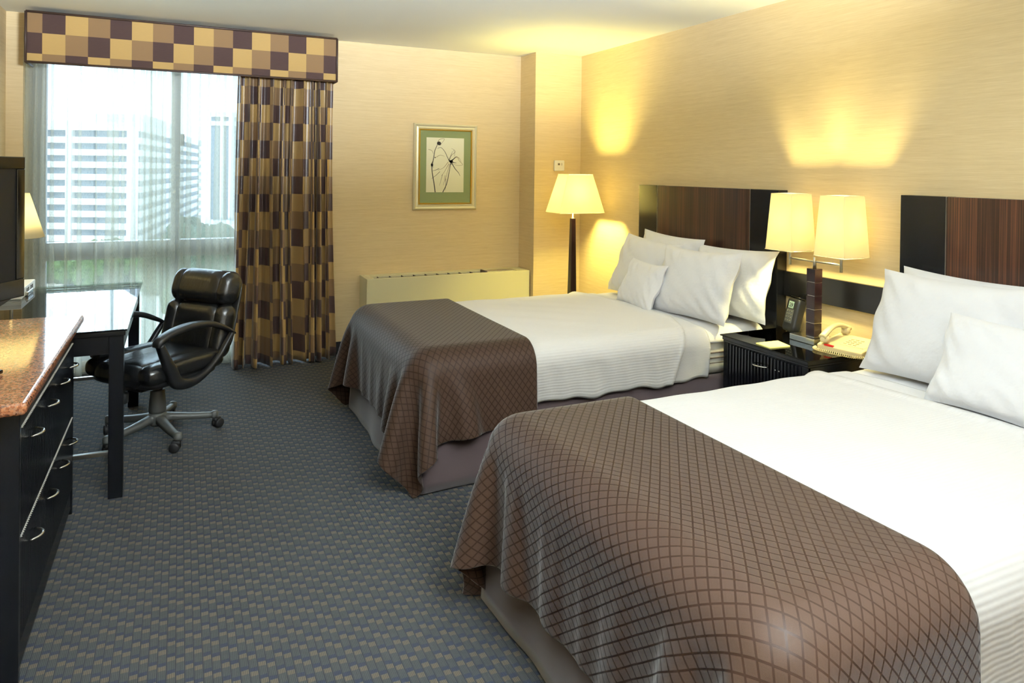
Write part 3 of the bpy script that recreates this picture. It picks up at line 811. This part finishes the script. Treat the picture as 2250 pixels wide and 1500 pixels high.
# ------------------------------------------------------------------ nightstand lamp
ZT = .6165
lp = thing('table_lamp', 'twin-shade chrome table lamp with a stacked dark wood block stem on the nightstand', 'lamp', (3.158, 2.79, ZT))
obj('lamp_base', MB().box(3.085, 3.235, 2.715, 2.885, ZT, ZT+.032), M['chrome'], lp, bevel=.003)
for k in range(5):
    z = ZT+.032+.0745*k
    obj('stem_block', MB().box(3.150-.0285, 3.150+.0285, 2.777-.0285, 2.777+.0285, z+.0025, z+.0735), M['mahog'], lp, bevel=.002)
    obj('stem_spacer', MB().box(3.150-.024, 3.150+.024, 2.777-.024, 2.777+.024, z-.0005, z+.0025), M['chrome'], lp)
zt = ZT+.032+.0745*5
obj('stem_post', MB().tube([(3.15, 2.777, zt-.001), (3.15, 2.777, zt+.062)], .009, 14), M['nickel'], lp, smooth=True)
obj('cross_arm', MB().tube([(3.15, 2.777-.171, zt+.038), (3.15, 2.777+.171, zt+.038)], .0055, 10), M['nickel'], lp, smooth=True)
def shade(parent, c, z0, z1, w0, d0, w1, d1, t=.002, rz=0, mat='shade'):
    vs = []
    for z, w_, d_ in ((z0, w0, d0), (z1, w1, d1)):
        for x, y in ((-1, -1), (1, -1), (1, 1), (-1, 1)):
            p = Matrix.Rotation(rz, 4, 'Z') @ Vector((x*w_/2, y*d_/2, 0)); vs.append((c[0]+p.x, c[1]+p.y, z))
    s = obj('lamp_shade', MB().add(vs, [(i, (i+1) % 4, 4+(i+1) % 4, 4+i) for i in range(4)]), M[mat], parent, solid=-t)
    for o in (0, 4): obj('shade_trim', MB().tube(vs[o:o+4], .0032, 6, closed=True), M['shade'], s, smooth=True)
    zc = z0+(z1-z0)*.86
    sp = MB().tube([(c[0]-w1*.45, c[1], zc), (c[0]+w1*.45, c[1], zc)], .0015, 6).tube([(c[0], c[1]-d1*.45, zc), (c[0], c[1]+d1*.45, zc)], .0015, 6)
    obj('shade_fitter', sp, M['nickel'], s)
    return s
LIGHTS = []
def lamp_light(c, power, name, col=(1, .70, .22), r=.03):
    d = bpy.data.lights.new(name, 'POINT'); d.energy = power; d.color = col; d.shadow_soft_size = r
    o = bpy.data.objects.new(name, d); C.objects.link(o); o.location = c; LIGHTS.append(o)
for sgn in (1, -1):
    y = 2.777+.171*sgn
    obj('arm_tube', MB().tube([(3.15, y, zt-.0), (3.15, y, zt+.12)], .0075, 12), M['nickel'], lp, smooth=True)
    obj('bulb_socket', MB().lathe([(.012, 0), (.015, .005), (.015, .05), (.01, .055)], (3.15, y, zt+.11), 14), M['nickel'], lp, smooth=True)
    shade(lp, (3.15, y), 1.105, 1.425, .19, .19, .152, .152)
    lamp_light((3.15, y, 1.27), 38, 'nightstand_bulb_light', (1, .85, .34))

# ------------------------------------------------------------------ clock radio, phone, notepad
ck = thing('clock_radio', 'black clock radio leaning back behind the lamp on the nightstand', 'clock', (3.20, 3.0, ZT), D(-90-14))
# local: front faces -Y, x = width
def lean(mb, ang): return mb.xf(Matrix.Rotation(ang, 4, 'X'))
body = MB().soft(.115, .06, .20, (.02, .018, .03), 12, T(0, .035, .101, -D(14)))
obj('housing', body, M['plastic'], ck, smooth=True, local=True)
R14 = T(0, .035, .101, -D(14))
obj('lcd_display', MB().box(-.025, .022, -.0325, -.028, .035, .075).xf(R14), M['lcd'], ck, local=True)
kp = obj('keypad', MB().prism([(-.032+.064*(i/12) if i <= 12 else .0, 0) for i in range(0)] or [(-.033, 0), (.033, 0), (.033, .002), (-.033, .002)], -.05, .03).xf(Matrix.Translation((0, -.032, 0))).xf(R14), M['grey'], ck, local=True)
for i in range(3):
    for j in range(4):
        obj('button', MB().soft(.010, .003, .006, .0014, 4, R14 @ T(-.02+.02*i, -.034, .018-.018*j)), M['nickel'], ck, smooth=True, local=True)
obj('top_dock', MB().soft(.10, .05, .012, .005, 6, R14 @ T(0, .0, .102)), M['gloss'], ck, smooth=True, local=True)
cu = bpy.data.curves.new('digits', 'FONT'); cu.body = '29'; cu.size = .034; cu.extrude = .0004; cu.align_x = 'CENTER'
tmp = bpy.data.objects.new('tmp', cu); me = bpy.data.meshes.new_from_object(tmp); bpy.data.objects.remove(tmp)
me.materials.clear(); me.materials.append(M['ink']); dg = bpy.data.objects.new('digits', me); C.objects.link(dg); dg.parent = ck
dg.matrix_local = R14 @ T(0, -.0332, .043, PI/2)

ph = thing('telephone', 'beige corded telephone with a red message light on the nightstand', 'telephone', (3.065, 2.535, ZT), D(-90+8))
# local x = along the front edge (towards the camera side), y = depth to the wall ; front is -y
prof = [(0, 0), (0, .028), (.03, .036), (.205, .062), (.215, .055), (.215, 0)]
def wedge(x0, x1):
    vs = [(x, y, z) for x in (x0, x1) for y, z in prof]; n = len(prof)
    return MB().add(vs, [tuple(range(n-1, -1, -1)), tuple(range(n, 2*n))]+[(i, (i+1) % n, n+(i+1) % n, n+i) for i in range(n)])
obj('phone_body', wedge(-.13, .115), M['beige'], ph, bevel=.006, local=True, seg=3)
zz = lambda y: .036+(y-.03)*(.026/.175) if y > .03 else .03
obj('keypad_plate', MB().add([(x, y, zz(y)+d) for x in (-.035, .095) for y in (.05, .19) for d in (-.002, .0015)], [(0, 1, 3, 2), (4, 6, 7, 5), (0, 4, 5, 1), (2, 3, 7, 6), (0, 2, 6, 4), (1, 5, 7, 3)]), M['cream'], ph, local=True)
for i in range(3):
    for j in range(4):
        x, y = -.015+.026*i, .07+.024*j
        obj('key', MB().soft(.016, .012, .005, .002, 4, T(x, y, zz(y)+.003)), M['beige'], ph, smooth=True, local=True)
obj('message_light', MB().soft(.055, .014, .012, .005, 8, T(-.065, .006, .030)), M['red'], ph, smooth=True, local=True)
hs = MB()
P = []; Rr = []
for i in range(25):
    s = i/24; y = -.012+.235*s; z = .070+.038*math.sin(PI*s)+.02*s; P.append((-.092, y, z)); Rr.append(.0165+.004*abs(2*s-1)**2)
hs.tube(P, Rr, 14, flat=.72)
hs.lathe([(.001, -.026), (.020, -.026), (.023, -.018), (.023, .004), (.012, .012), (.001, .013)], (-.092, .010, .068), 18)
hs.lathe([(.001, -.026), (.020, -.026), (.023, -.018), (.023, .004), (.012, .012), (.001, .013)], (-.092, .200, .092), 18)
obj('handset', hs, M['beige'], ph, smooth=True, local=True)
cord = []
path = [(-.135, -.004), (-.12, -.035), (-.05, -.045), (.03, -.04), (.10, -.025), (.150, .02), (.162, .08), (.16, .14)]
def cat(pts, t):
    n = len(pts)-1; i = min(int(t*n), n-1); f = t*n-i
    p0, p1, p2, p3 = pts[max(i-1, 0)], pts[i], pts[i+1], pts[min(i+2, n)]
    return [.5*((2*p1[a])+(-p0[a]+p2[a])*f+(2*p0[a]-5*p1[a]+4*p2[a]-p3[a])*f*f+(-p0[a]+3*p1[a]-3*p2[a]+p3[a])*f**3) for a in range(len(p1))]
turns = 52
for i in range(turns*8+1):
    t = i/(turns*8); p = cat(path, t); q = cat(path, min(1, t+.002)); dx, dy = q[0]-p[0], q[1]-p[1]; L = math.hypot(dx, dy) or 1
    a = 2*PI*i/8; r = .0062; cord.append((p[0]-dy/L*r*math.cos(a), p[1]+dx/L*r*math.cos(a), .0088+r*math.sin(a)))
obj('coiled_cord', MB().tube(cord, .0019, 5), M['beige'], ph, smooth=True, local=True)
npd = obj('notepad', MB().prism([(2.822, 2.868), (2.812, 2.760), (2.945, 2.748), (2.975, 2.862)], ZT+.0003, ZT+.006), M['paper'], None, origin=(2.89, 2.81, ZT)); tag(npd, 'small pale yellow notepad lying flat on the nightstand glass', 'notepad')

# ------------------------------------------------------------------ floor lamp
fl = thing('floor_lamp', 'standing lamp with a tapered dark wood post and white rectangular shade in the corner', 'lamp', (2.96, 5.08, 0))
obj('lamp_base', MB().box(2.96-.13, 2.96+.13, 5.08-.13, 5.08+.13, 0, .03), M['mahog'], fl, bevel=.006)
obj('lamp_post', MB().frustum((2.96, 5.08), .070, .070, .03, (2.96, 5.08), .036, .036, 1.145), M['mahog'], fl, bevel=.002)
obj('lamp_neck', MB().lathe([(.016, 0), (.016, .004), (.007, .008), (.006, .075)], (2.96, 5.08, 1.145), 14), M['nickel'], fl, smooth=True)
obj('bulb_socket', MB().lathe([(.010, 0), (.016, .008), (.016, .055), (.008, .06)], (2.96, 5.08, 1.215), 14), M['nickel'], fl, smooth=True)
shade(fl, (2.975, 5.07), 1.195, 1.512, .425, .245, .235, .165)
lamp_light((2.96, 5.08, 1.36), 95, 'floor_bulb_light', (1, .85, .24), .06)

# ------------------------------------------------------------------ desk
dx0, dx1, dy0, dy1, dz = -1.075, -.222, 3.70, 5.14, .774
dk = thing('desk', 'long black writing desk with a glass top in front of the sheer curtain', 'desk', (-.65, 4.4, 0))
obj('desk_top', MB().box(dx0, dx1, dy0, dy1, dz-.022, dz), M['blackwood_y'], dk, bevel=.003)
obj('glass_cover', MB().box(dx0, dx1+.008, dy0-.006, dy1+.03, dz+.0005, dz+.0085), M['glass'], dk, bevel=.001)
for x in (dx0+.01, dx1-.067):
    for y in (dy0+.005, dy1-.067):
        obj('leg', MB().box(x, x+.06, y, y+.06, 0, dz-.022), M['blackwood'], dk, bevel=.002)
obj('apron', MB().box(dx0+.07, dx1-.067, dy0+.012, dy0+.032, dz-.105, dz-.022), M['blackwood_y'], dk)
obj('apron', MB().box(dx1-.03, dx1-.012, dy0+.065, dy1-.067, dz-.105, dz-.022), M['blackwood_y'], dk)
obj('apron', MB().box(dx0+.07, dx1-.067, dy1-.032, dy1-.012, dz-.105, dz-.022), M['blackwood_y'], dk)
for y in (dy0+.035, dy1-.037):
    obj('stretcher', MB().box(dx0+.07, dx1-.067, y-.011, y+.011, .195, .215), M['nickel'], dk, bevel=.002)

# desk lamp
DZ = dz+.0085
dl = thing('desk_lamp', 'desk lamp with a pale conical shade half hidden behind the television', 'lamp', (-.875, 4.90, DZ))
obj('lamp_base', MB().box(-.97, -.78, 4.82, 4.98, DZ, DZ+.025), M['chrome'], dl, bevel=.004)
obj('lamp_stem', MB().tube([(-.875, 4.90, DZ+.02), (-.875, 4.90, 1.2)], .009, 12), M['nickel'], dl, smooth=True)
obj('bulb_socket', MB().lathe([(.010, 0), (.015, .008), (.015, .05), (.008, .055)], (-.875, 4.90, 1.17), 14), M['nickel'], dl, smooth=True)
obj('lamp_shade', MB().lathe([(.160, 1.115), (.085, 1.37)], (-.875, 4.90, 0), 32, cap=False), M['shade'], dl, smooth=True, solid=-.002)
lamp_light((-.875, 4.90, 1.26), 5, 'desk_bulb_light', (1, .84, .4))
# power box
pb = thing('power_outlet_box', 'low white outlet box lying on the glass desk beside the television', 'outlet box', (-.84, 4.95, DZ))
obj('box_body', MB().box(-.90, -.795, 4.72, 5.13, DZ, DZ+.055), M['white'], pb, bevel=.004)
for y in (4.90, 5.02):
    obj('socket', MB().box(-.7955, -.794, y-.038, y-.014, DZ+.018, DZ+.040), M['dark'], pb)
    obj('socket', MB().box(-.7955, -.794, y+.004, y+.028, DZ+.018, DZ+.040), M['dark'], pb)

# ------------------------------------------------------------------ dresser
gx1, gy0, gy1, gz = -.385, 2.365, 3.685, .865
dr_ = thing('dresser', 'black four-drawer dresser with a polished brown granite top under the television', 'dresser', (-.74, 2.9, 0))
fx = -.418
obj('carcass', MB().box(XL+.012, fx-.02, gy0+.115, gy1-.052, .07, gz-.035), M['blackwood'], dr_, bevel=.002)
for a, b in ((gy0+.105, gy0+.13), (gy1-.075, gy1-.05)):
    obj('end_panel', MB().box(XL+.012, fx, a, b, 0, gz-.035), M['blackwood'], dr_, bevel=.002)
obj('top_rail', MB().box(fx-.03, fx-.001, gy0+.13, gy1-.075, .762, gz-.035), M['blackwood_y'], dr_, bevel=.002)
obj('plinth', MB().box(fx-.03, fx-.004, gy0+.13, gy1-.075, .03, .11), M['blackwood_y'], dr_, bevel=.002)
mb = MB().soft(gx1-(XL+.004), gy1-gy0, .036, (.012, .012, .012), 20, T((gx1+XL+.004)/2, (gy0+gy1)/2, gz-.018))
obj('granite_top', MB().box(XL+.004, gx1, gy0, gy1, gz-.036, gz), M['granite'], dr_, bevel=.012, seg=4)
ym = 3.105
for zb, zt_ in ((.438, .755), (.116, .43)):
    for ya, yb in ((gy0+.133, ym-.0015), (ym+.0015, gy1-.078)):
        fm = MB().box(fx-.02, fx-.004, ya, yb, zb, zt_)
        nfl = 44
        for k in range(nfl):
            a = ya+(yb-ya)*k/nfl; fm.box(fx-.006, fx, a, a+(yb-ya)/nfl*.5, zb+.001, zt_-.001)
        d = obj('drawer_front', fm, M['blackwood'], dr_)
        em = MB(); n_ = nfl; vs = []  # toothed white strip added, imitates dotted glints along the drawer top
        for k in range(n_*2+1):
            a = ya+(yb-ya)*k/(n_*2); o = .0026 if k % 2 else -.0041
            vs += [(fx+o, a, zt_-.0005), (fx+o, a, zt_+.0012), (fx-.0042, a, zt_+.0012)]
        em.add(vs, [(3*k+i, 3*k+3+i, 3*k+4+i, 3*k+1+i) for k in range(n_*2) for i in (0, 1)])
        obj('drawer_glint_strip', em, M['white'], d)
        for q in (.27, .77):
            yh = ya+(yb-ya)*q; zh = zt_-.068
            hm = bow_handle(MB(), (fx+.002, yh, zh), .085, .027, .0058, side=1)
            obj('drawer_handle', hm, M['chrome'], d, smooth=True)
rm = obj('paper_card', MB().add([(-.60, 2.55, gz+.001), (-.53, 2.52, gz+.001), (-.54, 2.54, gz+.055), (-.60, 2.57, gz+.055)], [(0, 1, 2, 3)]), M['white'], None, origin=(-.55, 2.44, gz+.001), solid=.0008)
tag(rm, 'white paper card standing on the granite dresser top at the left edge', 'card')

# ------------------------------------------------------------------ television
tv = thing('television', 'flat black television standing on the dresser at the left edge', 'television', (-.672, 2.573, gz), D(62))
W2, zb, zt2 = .40, .215, .697
obj('tv_housing', MB().box(-W2, W2, .012, .06, zb, zt2).frustum((0, .075), .70, .04, zb+.03, (0, .075), .6, .04, zt2-.05), M['gloss'], tv, bevel=.006, local=True)
bz = MB().box(-W2, W2, 0, .014, zt2-.042, zt2).box(-W2, W2, 0, .014, zb, zb+.062).box(-W2, -W2+.036, 0, .014, zb+.062, zt2-.042).box(W2-.036, W2, 0, .014, zb+.062, zt2-.042)
obj('bezel', bz, M['gloss'], tv, bevel=.003, local=True)
obj('screen', MB().box(-W2+.036, W2-.036, .005, .008, zb+.062, zt2-.042), M['screen'], tv, local=True)
chin = []
for i in range(25):
    s = i/24*2-1; chin.append((s*W2*.86, zb-.045*(1-abs(s)**3)))
obj('speaker_chin', MB().add([(x, y, z) for y in (.004, .05) for x, z in chin]+[(x, y, zb+.002) for y in (.004, .05) for x, z in chin],
    [(i, i+1, 50+i+1, 50+i) for i in range(24)]+[(25+i+1, 25+i, 75+i, 75+i+1) for i in range(24)]+[(i+1, i, 25+i, 25+i+1) for i in range(24)]), M['gloss'], tv, local=True)
obj('stand_neck', MB().box(-.06, .06, .02, .055, .015, zb-.01), M['plastic'], tv, bevel=.004, local=True)
obj('stand_foot', MB().soft(.42, .22, .018, .008, 10, T(0, .03, .0095)), M['gloss'], tv, smooth=True, local=True)

# ------------------------------------------------------------------ office chair (local: +x forward, +y left)
CH = D(221)
ch = thing('office_chair', 'black leather swivel office chair pulled up beside the glass-topped desk', 'chair', (-.105, 4.465, 0), CH)
L_ = dict(local=True)
for k in range(5):
    a = D(72*k+3)-CH; ca, sa = math.cos(a), math.sin(a)
    def Q(r, z, w=0): return (r*ca-w*sa, r*sa+w*ca, z)
    sp = MB(); rows = []
    vs = []
    for i in range(9):
        s = i/8; r = .03+.265*s; w_ = .027-.010*s; zt3 = .135-.040*s-.004*math.sin(PI*s); zb3 = zt3-.040+.012*s
        for (ww, z) in ((-w_, zb3), (-w_*.95, zt3-.008), (-w_*.5, zt3), (w_*.5, zt3), (w_*.95, zt3-.008), (w_, zb3)): vs.append(Q(r, z, ww))
    fs = [(i*6+j, i*6+(j+1) % 6, (i+1)*6+(j+1) % 6, (i+1)*6+j) for i in range(8) for j in range(6)]+[(0, 1, 2, 3, 4, 5), (53, 52, 51, 50, 49, 48)]
    s_ = obj('base_spoke', sp.add(vs, fs).lathe([(.001, .064), (.021, .064), (.023, .075), (.021, .096), (.010, .103), (.001, .104)], Q(.300, 0), 16), M['grey'], ch, smooth=True, **L_)
    ang = a+D(35+50*k)
    cst = MB(); cx, cy, _ = Q(.305, 0)
    ux, uy = math.cos(ang), math.sin(ang)
    for sg in (-1, 1):
        c0 = Vector((cx-.014*uy*0+ux*.018, cy+uy*.018, .0275)); ax = Vector((-uy, ux, 0))
        cst.tube([c0+ax*(sg*.006), c0+ax*(sg*.010), c0+ax*(sg*.022), c0+ax*(sg*.026)], [.024, .0272, .0272, .022], 20)
    cst.soft(.045, .034, .022, .009, 6, T(cx+ux*.010, cy+uy*.010, .052, 0, 0, ang))
    obj('caster', cst, M['rubber'], ch, smooth=True, **L_)
obj('base_hub', MB().lathe([(.03, .065), (.055, .085), (.050, .13), (.040, .145)], (0, 0, 0), 28), M['grey'], ch, smooth=True, **L_)
obj('gas_cover', MB().lathe([(.043, .14), (.046, .155), (.038, .262), (.036, .268), (.030, .268)], (0, 0, 0), 28), M['grey'], ch, smooth=True, **L_)
obj('gas_cylinder', MB().lathe([(.026, .25), (.026, .285), (.015, .287), (.015, .32)], (0, 0, 0), 20), M['plastic'], ch, smooth=True, **L_)
obj('tilt_mechanism', MB().box(-.12, .15, -.055, .055, .295, .34).box(-.06, .08, -.08, .08, .32, .355), M['plastic'], ch, bevel=.008, **L_)
obj('tension_knob', MB().lathe([(.02, 0), (.026, .006), (.028, .055), (.022, .06), (.012, .062), (.012, .09)], (.225, .01, .255), 20).tube([(.225, .01, .335), (.13, .01, .318)], .012, 10), M['plastic'], ch, smooth=True, **L_)
# seat
def dome(k, ax=.27, ay=.27):
    def f(x, y, z):
        if z > 0: z += k*max(0, (1-(x/ax)**2))*max(0, (1-(y/ay)**2))
        return (x, y, z)
    return f
obj('seat_shell', MB().soft(.48, .50, .07, (.09, .09, .03), 14, T(.01, 0, .375)), M['plastic'], ch, smooth=True, **L_)
obj('seat_cushion', MB().soft(.50, .34, .095, (.05, .05, .04), 16, T(.00, 0, .425), dome(.015)), M['leather'], ch, smooth=True, **L_)
for sg in (-1, 1):
    obj('seat_bolster', MB().soft(.52, .13, .105, (.06, .055, .045), 14, T(.01, sg*.205, .425, sg*D(6)), dome(.010)), M['leather'], ch, smooth=True, **L_)
obj('front_roll', MB().soft(.14, .37, .12, (.06, .07, .055), 14, T(.212, 0, .412)), M['leather'], ch, smooth=True, **L_)
# back, leaning 14 degrees
BK = T(-.24, 0, .405, 0, D(-14))
obj('back_shell', MB().soft(.035, .47, .50, (.015, .10, .12), 16, BK @ T(-.055, 0, .27)), M['plastic'], ch, smooth=True, **L_)
def backbulge(k):
    def f(x, y, z):
        if x > 0: x += k*(1-(y/.3)**2)
        return (x-.25*y*y*0, y, z)
    return f
obj('lumbar_cushion', MB().soft(.10, .335, .31, (.045, .05, .06), 16, BK @ T(0, 0, .16), backbulge(.012)), M['leather'], ch, smooth=True, **L_)
obj('headrest_cushion', MB().soft(.125, .36, .20, (.055, .06, .08), 16, BK @ T(.003, 0, .415, 0, D(-4)), backbulge(.012)), M['leather'], ch, smooth=True, **L_)
for sg in (-1, 1):
    obj('back_bolster', MB().soft(.115, .105, .31, (.05, .045, .06), 14, BK @ T(.004, sg*.200, .165, 0, 0, sg*D(-14))), M['leather'], ch, smooth=True, **L_)
    obj('head_bolster', MB().soft(.135, .10, .195, (.055, .045, .075), 14, BK @ T(.004, sg*.190, .412, 0, D(-4), sg*D(-14))), M['leather'], ch, smooth=True, **L_)
for sg in (-1, 1):
    y = sg*.285
    def sweep(pts, ws, hs, n=30):
        vs = []
        for i in range(n+1):
            t = i/n; p = cat(pts, t); q = cat(pts, min(1, t+.01)); q0 = cat(pts, max(0, t-.01))
            dx, dz = q[0]-q0[0], q[1]-q0[1]; L = math.hypot(dx, dz) or 1; nx_, nz_ = -dz/L, dx/L
            w_ = np.interp(t, np.linspace(0, 1, len(ws)), ws); h_ = np.interp(t, np.linspace(0, 1, len(hs)), hs)
            for k in range(12):
                a = 2*PI*k/12; c_, s_2 = math.cos(a), math.sin(a)
                c_ = math.copysign(abs(c_)**.6, c_); s_2 = math.copysign(abs(s_2)**.6, s_2)
                vs.append((p[0]+nx_*h_/2*s_2, y+w_/2*c_, p[1]+nz_*h_/2*s_2))
        fs = [(i*12+k, i*12+(k+1) % 12, (i+1)*12+(k+1) % 12, (i+1)*12+k) for i in range(n) for k in range(12)]+[tuple(range(11, -1, -1)), tuple(range(n*12, n*12+12))]
        return MB().add(vs, fs)
    arm = obj('armrest_frame', sweep([(.225, .600), (.195, .53), (.155, .45), (.115, .375), (.02, .355), (-.08, .385), (-.17, .45), (-.225, .515), (-.27, .570)], [.045, .05, .055, .055, .045, .04, .035, .035, .03], [.035, .045, .06, .07, .05, .035, .03, .028, .022], 48), M['plastic'], ch, smooth=True, **L_)
    obj('armrest_pad', sweep([(.245, .590), (.228, .622), (.14, .652), (.02, .664), (-.11, .648), (-.23, .595), (-.29, .560)], [.05, .062, .066, .066, .06, .045, .02], [.02, .034, .036, .036, .034, .024, .012], 36), M['plastic'], arm, smooth=True, **L_)

# ------------------------------------------------------------------ unseen ceiling fixture and uplight stand, added as fill behind the camera
cl = thing('added_ceiling_fill', 'round white ceiling fixture added unseen behind the viewer as fill light', 'lamp', (1.0, -1.6, H))
obj('fill_light_pan', MB().lathe([(.19, -.02), (.19, 0)], (1.0, -1.6, H), 32), M['white'], cl, smooth=True)
obj('fill_light_diffuser', MB().lathe([(.001, -.10), (.09, -.092), (.15, -.065), (.18, -.02)], (1.0, -1.6, H), 32, cap=False), emit('fill_light_glow', (1, .97, .92, 1), 6), cl, smooth=True)

to = thing('added_uplight_fill', 'tall uplight stand added unseen behind the viewer as fill light', 'lamp', (1.0, -.6, 0))  # added stand, only there to carry the upward fill
obj('fill_stand_base', MB().lathe([(.001, 0), (.15, 0), (.15, .02), (.02, .035), (.001, .036)], (1.0, -.6, 0), 32), M['nickel'], to, smooth=True)
obj('fill_stand_pole', MB().tube([(1.0, -.6, .03), (1.0, -.6, 1.76)], .013, 14), M['nickel'], to, smooth=True)
obj('fill_stand_bowl', MB().lathe([(.02, 1.74), (.12, 1.78), (.20, 1.84), (.24, 1.90)], (1.0, -.6, 0), 32, cap=False), M['nickel'], to, smooth=True, solid=-.004)

# ------------------------------------------------------------------ lights
def area(name, loc, rot, sx, sy, e, col, spread=PI, portal=False):
    d = bpy.data.lights.new(name, 'AREA'); d.shape = 'RECTANGLE'; d.size = sx; d.size_y = sy; d.energy = e; d.color = col; d.spread = spread
    if portal: d.cycles.is_portal = True
    o = bpy.data.objects.new(name, d); C.objects.link(o); o.location = loc; o.rotation_euler = rot; return o
area('fill_uplight_area', (1.0, -.6, 1.93), (D(180-36), 0, D(4)), .45, .45, 1200, (.82, .91, 1), D(120))  # added fill bounced off the ceiling from behind the camera
area('fill_ceiling_area', (1.0, -1.6, H-.11), (0, 0, 0), .5, .5, 30, (.95, .96, 1))  # added weak downward fill under the unseen fixture
area('window_portal', (.03, YG+.12, 1.24), (-PI/2, 0, 0), 2.0, 2.3, 0, (1, 1, 1), portal=True)
sd = bpy.data.lights.new('sun', 'SUN'); sd.energy = 4.5; sd.angle = .02; sd.color = (1, .97, .9)
so = bpy.data.objects.new('sun', sd); C.objects.link(so); so.rotation_euler = (D(48), 0, D(-25))
sk = bpy.data.lights.new('added_sky_fill', 'SUN'); sk.energy = 12; sk.angle = D(60); sk.color = (.66, .83, 1)  # second sun added to boost cool daylight through the window
ko = bpy.data.objects.new('added_sky_fill', sk); C.objects.link(ko); ko.rotation_euler = (D(-58), 0, D(24))

wd = bpy.data.worlds.new('World'); bpy.context.scene.world = wd; wd.use_nodes = True
nt = wd.node_tree; nt.nodes.clear()
tc = nt.nodes.new('ShaderNodeTexCoord'); sx = nt.nodes.new('ShaderNodeSeparateXYZ'); nt.links.new(tc.outputs['Generated'], sx.inputs[0])
cr = nt.nodes.new('ShaderNodeValToRGB'); cr.color_ramp.elements[0].position = 0; cr.color_ramp.elements[0].color = (.74, .87, 1, 1)
cr.color_ramp.elements[1].position = .6; cr.color_ramp.elements[1].color = (.40, .62, 1, 1)
nt.links.new(sx.outputs[2], cr.inputs[0])
bg = nt.nodes.new('ShaderNodeBackground'); nt.links.new(cr.outputs[0], bg.inputs[0]); bg.inputs[1].default_value = 3.2
wo = nt.nodes.new('ShaderNodeOutputWorld'); nt.links.new(bg.outputs[0], wo.inputs[0])

# ------------------------------------------------------------------ camera
yaw, pitch, roll, fpx, cy, hcam = .4407, .0072, .0123, 1547.0443, 386.168, 1.535
Rt = Vector((math.cos(yaw), -math.sin(yaw), 0)); F0 = Vector((math.sin(yaw), math.cos(yaw), 0)); D0 = Vector((0, 0, -1))
Dn = D0*math.cos(pitch)-F0*math.sin(pitch); Fw = D0*math.sin(pitch)+F0*math.cos(pitch)
e1 = Rt*math.cos(roll)-Dn*math.sin(roll); e2 = Rt*math.sin(roll)+Dn*math.cos(roll)
cd = bpy.data.cameras.new('camera'); co = bpy.data.objects.new('camera', cd); C.objects.link(co)
mtx = Matrix((e1, -e2, -Fw)).transposed().to_4x4(); mtx.translation = (0, 0, hcam); co.matrix_world = mtx
cd.sensor_fit = 'HORIZONTAL'; cd.sensor_width = 36; cd.lens = 36*fpx/2250; cd.shift_y = -(750-cy)/2250
cd.clip_start = .05; cd.clip_end = 2000
sc = bpy.context.scene; sc.camera = co
sc.view_settings.view_transform = 'Standard'; sc.view_settings.look = 'None'; sc.view_settings.exposure = 0; sc.view_settings.gamma = 1
sc.view_settings.use_curve_mapping = False
sc.cycles.use_denoising = True
sc.cycles.max_bounces = 10; sc.cycles.transparent_max_bounces = 24; sc.cycles.diffuse_bounces = 5
sc.cycles.sample_clamp_indirect = 6
